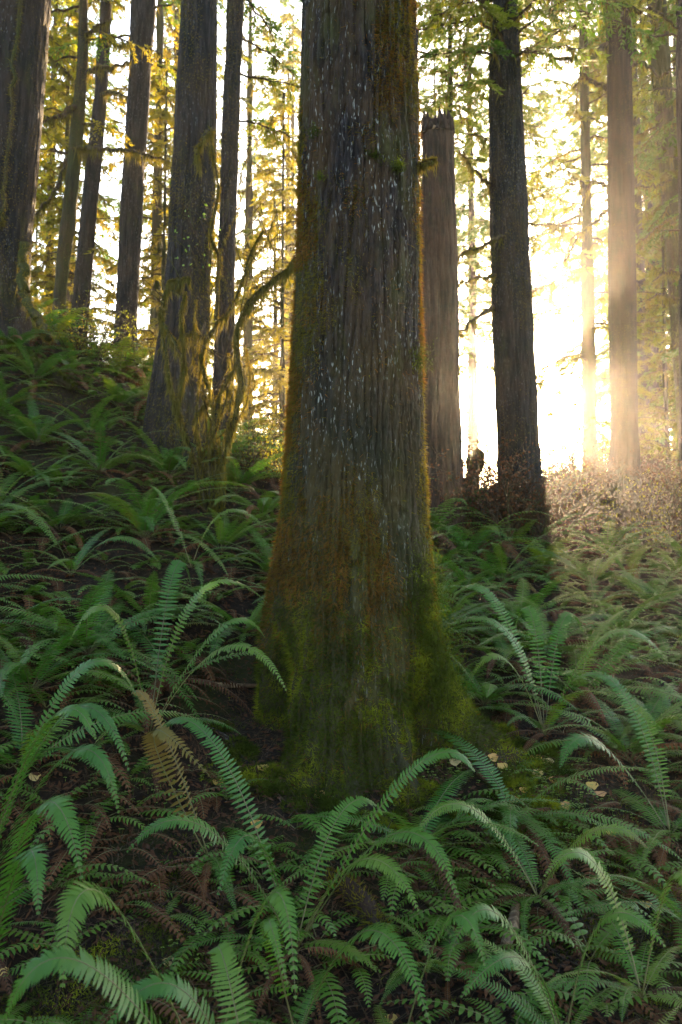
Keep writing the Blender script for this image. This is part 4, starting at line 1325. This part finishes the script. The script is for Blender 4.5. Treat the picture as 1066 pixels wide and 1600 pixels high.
for k, (px, py, desc) in enumerate(LV):
    h = hit(px, py)
    if h is None: continue
    o = bpy.data.objects.new('fallen_leaf', LM)
    COL.objects.link(o)
    nn_ = gnormal(np.array([h[0]]), np.array([h[1]]))[0]
    nn_ = nrm(nn_ + np.array((0, -.5, 0)) + np.random.default_rng(k).normal(0, .25, 3))
    o.rotation_euler = Vector(nn_).to_track_quat('Z', 'Y').to_euler()
    s = h[1] * 9.0 / F * (1 if 'small' not in desc else .7)
    o.scale = (s, s, s)
    o.location = h + nn_ * .02
    where = 'near the right root of the big tree' if 650 < px < 880 and py < 1260 else ('among the right hand ferns' if px >= 880 else ('in dark litter at the lower left' if px < 300 else 'in the litter near bottom centre'))
    tag(o, f'{desc} {where}, {ORD[k + 1]} of the fallen leaves', 'leaf', 'fallen leaves on the forest floor')

# ------------------------------------------------------------------ litter, moss mats, wood sorrel (stuff)
rg = np.random.default_rng(77)


def area_pts(n, dmin=2.0, dmax=12, pw=1.6, wide=.6):
    d = dmin + (dmax - dmin) * rg.random(n) ** pw
    x = rg.uniform(-wide, wide, n) * d
    return x, d


x, y = area_pts(90000)
z = ground(x, y)
nv = gnormal(x, y)
d_ = rg.normal(0, 1, (len(x), 3)); d_ = nrm(d_ - nv * (d_ * nv).sum(1)[:, None] * .8)
mb = MB()
c = np.c_[x, y, z] + nv * rg.uniform(.0, .03, len(x))[:, None]
h = len(x) // 2
blades(mb, c[:h], d_[:h], nv[:h], rg.uniform(.03, .16, h), rg.uniform(.002, .006, h), 0)
leaves(mb, c[h:], d_[h:], nv[h:] + rg.normal(0, .5, (len(x) - h, 3)), rg.uniform(.02, .055, len(x) - h), rg.uniform(.008, .02, len(x) - h), 1)
lo = mb.obj('leaf_litter', [M['twig'], M['fern_dead']], None, False)
tag(lo, 'brown litter of twigs, needles and fern scraps on the soil', 'leaf litter', kind='stuff')

x, y = area_pts(420000, 2.2, 9, 1.3)
g = fbm(x * 1.4, y * 1.4, 0, 88, 4)
near = np.exp(-(((x - MO[0]) / 1.1) ** 2 + ((y - 4.6) / .8) ** 2))
k = (g + near * .28 - smooth((-x - .4) / .8) * .06 + rg.normal(0, .03, len(x))) > .585
x, y = x[k], y[k]
z = ground(x, y); nv = gnormal(x, y)
hump = smooth((fbm(x * 1.4, y * 1.4, 0, 88, 4) - .55) * 6) * .05
mb = MB()
c = np.c_[x, y, z] + nv * hump[:, None] * rg.random(len(x))[:, None]
blades(mb, c, nv + rg.normal(0, .7, c.shape), rg.normal(0, 1, c.shape), rg.uniform(.008, .030, len(x)), rg.uniform(.002, .005, len(x)))
# deep moss cushions round the foot of the big tree
cx_ = rg.normal(0, 1, 70); th_ = rg.uniform(-2.9, .4, 70)
for a_, q_ in zip(th_, cx_):
    rr_ = .62 + .28 * rg.random() + (.25 if -.9 < a_ < .2 else 0)
    ax, ay = MO[0] + rr_ * math.cos(a_), MO[1] + rr_ * math.sin(a_)
    n_ = int(rg.uniform(300, 800)); s_ = rg.uniform(.04, .10)
    p_ = rg.normal(0, 1, (n_, 3)); p_ = nrm(p_); p_[:, 2] = abs(p_[:, 2])
    c_ = np.array((ax, ay, gz(ax, ay) - .01)) + p_ * s_ * np.array((1.2, 1.2, .7))
    blades(mb, c_, p_ + rg.normal(0, .5, p_.shape), rg.normal(0, 1, p_.shape), rg.uniform(.012, .038, n_), rg.uniform(.003, .006, n_))
mo_ = mb.obj('ground_moss', [M['moss_green']], None, False)
tag(mo_, 'yellow-green moss mats on the ground around the big tree', 'moss', kind='stuff')

mb = MB()
for (px, py, n, s) in ((690, 1215, 60, 40), (860, 1215, 260, 60), (800, 1260, 160, 60), (250, 1240, 120, 90), (900, 1290, 160, 70), (1000, 1330, 80, 60), (560, 1300, 60, 60), (285, 1490, 20, 30), (730, 1330, 90, 60)):
    for _ in range(n):
        h = hit(px + rg.normal(0, s * .6), py + rg.normal(0, s * .35))
        if h is None or h[1] > 8: continue
        hh = rg.uniform(.012, .035)
        c = h + np.array((0, 0, hh)); a = rg.random() * 6.28
        r_ = rg.uniform(.008, .015)
        for j in range(3):
            aa = a + j * 2.094
            dd = np.array([[math.cos(aa), math.sin(aa), -.15]])
            leaves(mb, c[None], dd, np.array([[0, 0, 1.0]]), [r_], [r_ * 1.1])
        blades(mb, h[None], np.array([[0, 0, 1.0]]), np.array([[0, 1.0, 0]]), [hh], [.002])
so_ = mb.obj('wood_sorrel', [M['leaf_green']], None, False)
tag(so_, 'small bright green sorrel leaves sprinkled over the moss', 'ground cover', kind='stuff')

# small fern sprigs and withered fronds between the plants
rg = np.random.default_rng(909)
SP = []
for k in range(10):
    m_ = MB()
    dead = k % 5 in (2, 4)
    for j in range(5):
        az = j / 5 * 6.283 + rg.normal(0, .4)
        P = frond_curve(rg.uniform(.18, .42), rg.uniform(.3, 1.1) if not dead else .35, rg.uniform(-.9, 0) if not dead else -1.0, 9, rg.normal(0, .4))
        ca, sa = math.cos(az), math.sin(az)
        frond(m_, P @ np.array([[ca, sa, 0], [-sa, ca, 0], [0, 0, 1]]), rg.uniform(.03, .05), 15, 950 + k * 9 + j, ml=2 if dead else 0, ms=1, droop=.4, rw=.002)
    SP.append((np.concatenate(m_.v), np.concatenate(m_.q), np.concatenate(m_.qm), np.concatenate(m_.t), np.concatenate(m_.tm)))
mb = MB()
x, y = area_pts(1700, 2.3, 11, 1.05, .52)
for k in range(len(x)):
    if (x[k] - MO[0]) ** 2 + (y[k] - MO[1]) ** 2 < .9: continue
    h = np.array((x[k], y[k], gz(x[k], y[k])))
    ppx, ppy = PX(h)
    if y[k] < 3.7 and rg.random() < .6: continue
    if any(((ppx - a) / c_) ** 2 + ((ppy - b) / e_) ** 2 < 1 for a, b, c_, e_ in bare[:4]) and rg.random() < .8: continue
    v, q, qm, t, tm = SP[rg.integers(10)]
    a = rg.random() * 6.28; sc = rg.uniform(.7, 1.3)
    Rm = np.array([[math.cos(a), math.sin(a), 0], [-math.sin(a), math.cos(a), 0], [0, 0, 1]]) * sc
    n0 = mb.n
    mb.v.append((v @ Rm + h).astype(np.float32)); mb.n += len(v)
    mb.q.append(q + n0); mb.qm.append(qm); mb.t.append(t + n0); mb.tm.append(tm)
ug = mb.obj('undergrowth', [M['fern'], M['stem'], M['fern_dead']])
tag(ug, 'low seedlings and withered sprigs filling the gaps between the ferns', 'undergrowth', kind='stuff')

# ------------------------------------------------------------------ haze
def build_haze():
    x0, x1, y0, y1, z0, z1 = -45, 45, -13, 61, -12.0, 40.0
    v = [(x, y, z) for z in (z0, z1) for y in (y0, y1) for x in (x0, x1)]
    f = [(0, 2, 3, 1), (4, 5, 7, 6), (0, 1, 5, 4), (2, 6, 7, 3), (0, 4, 6, 2), (1, 3, 7, 5)]
    me = bpy.data.meshes.new('haze')
    me.from_pydata(v, [], f)
    m, t = mat('haze')
    p = nd(t, 'ShaderNodeVolumePrincipled')
    p.inputs['Color'].default_value = (.95, .93, .90, 1)
    p.inputs['Density'].default_value = HAZE_DENSITY
    p.inputs['Anisotropy'].default_value = .86
    o = t.nodes.new('ShaderNodeOutputMaterial')
    t.links.new(p.outputs[0], o.inputs['Volume'])
    me.materials.append(m)
    ob = bpy.data.objects.new('haze', me)
    COL.objects.link(ob)
    tag(ob, 'thin morning mist lit by the low sun between the trees', 'haze', kind='stuff')


build_haze()
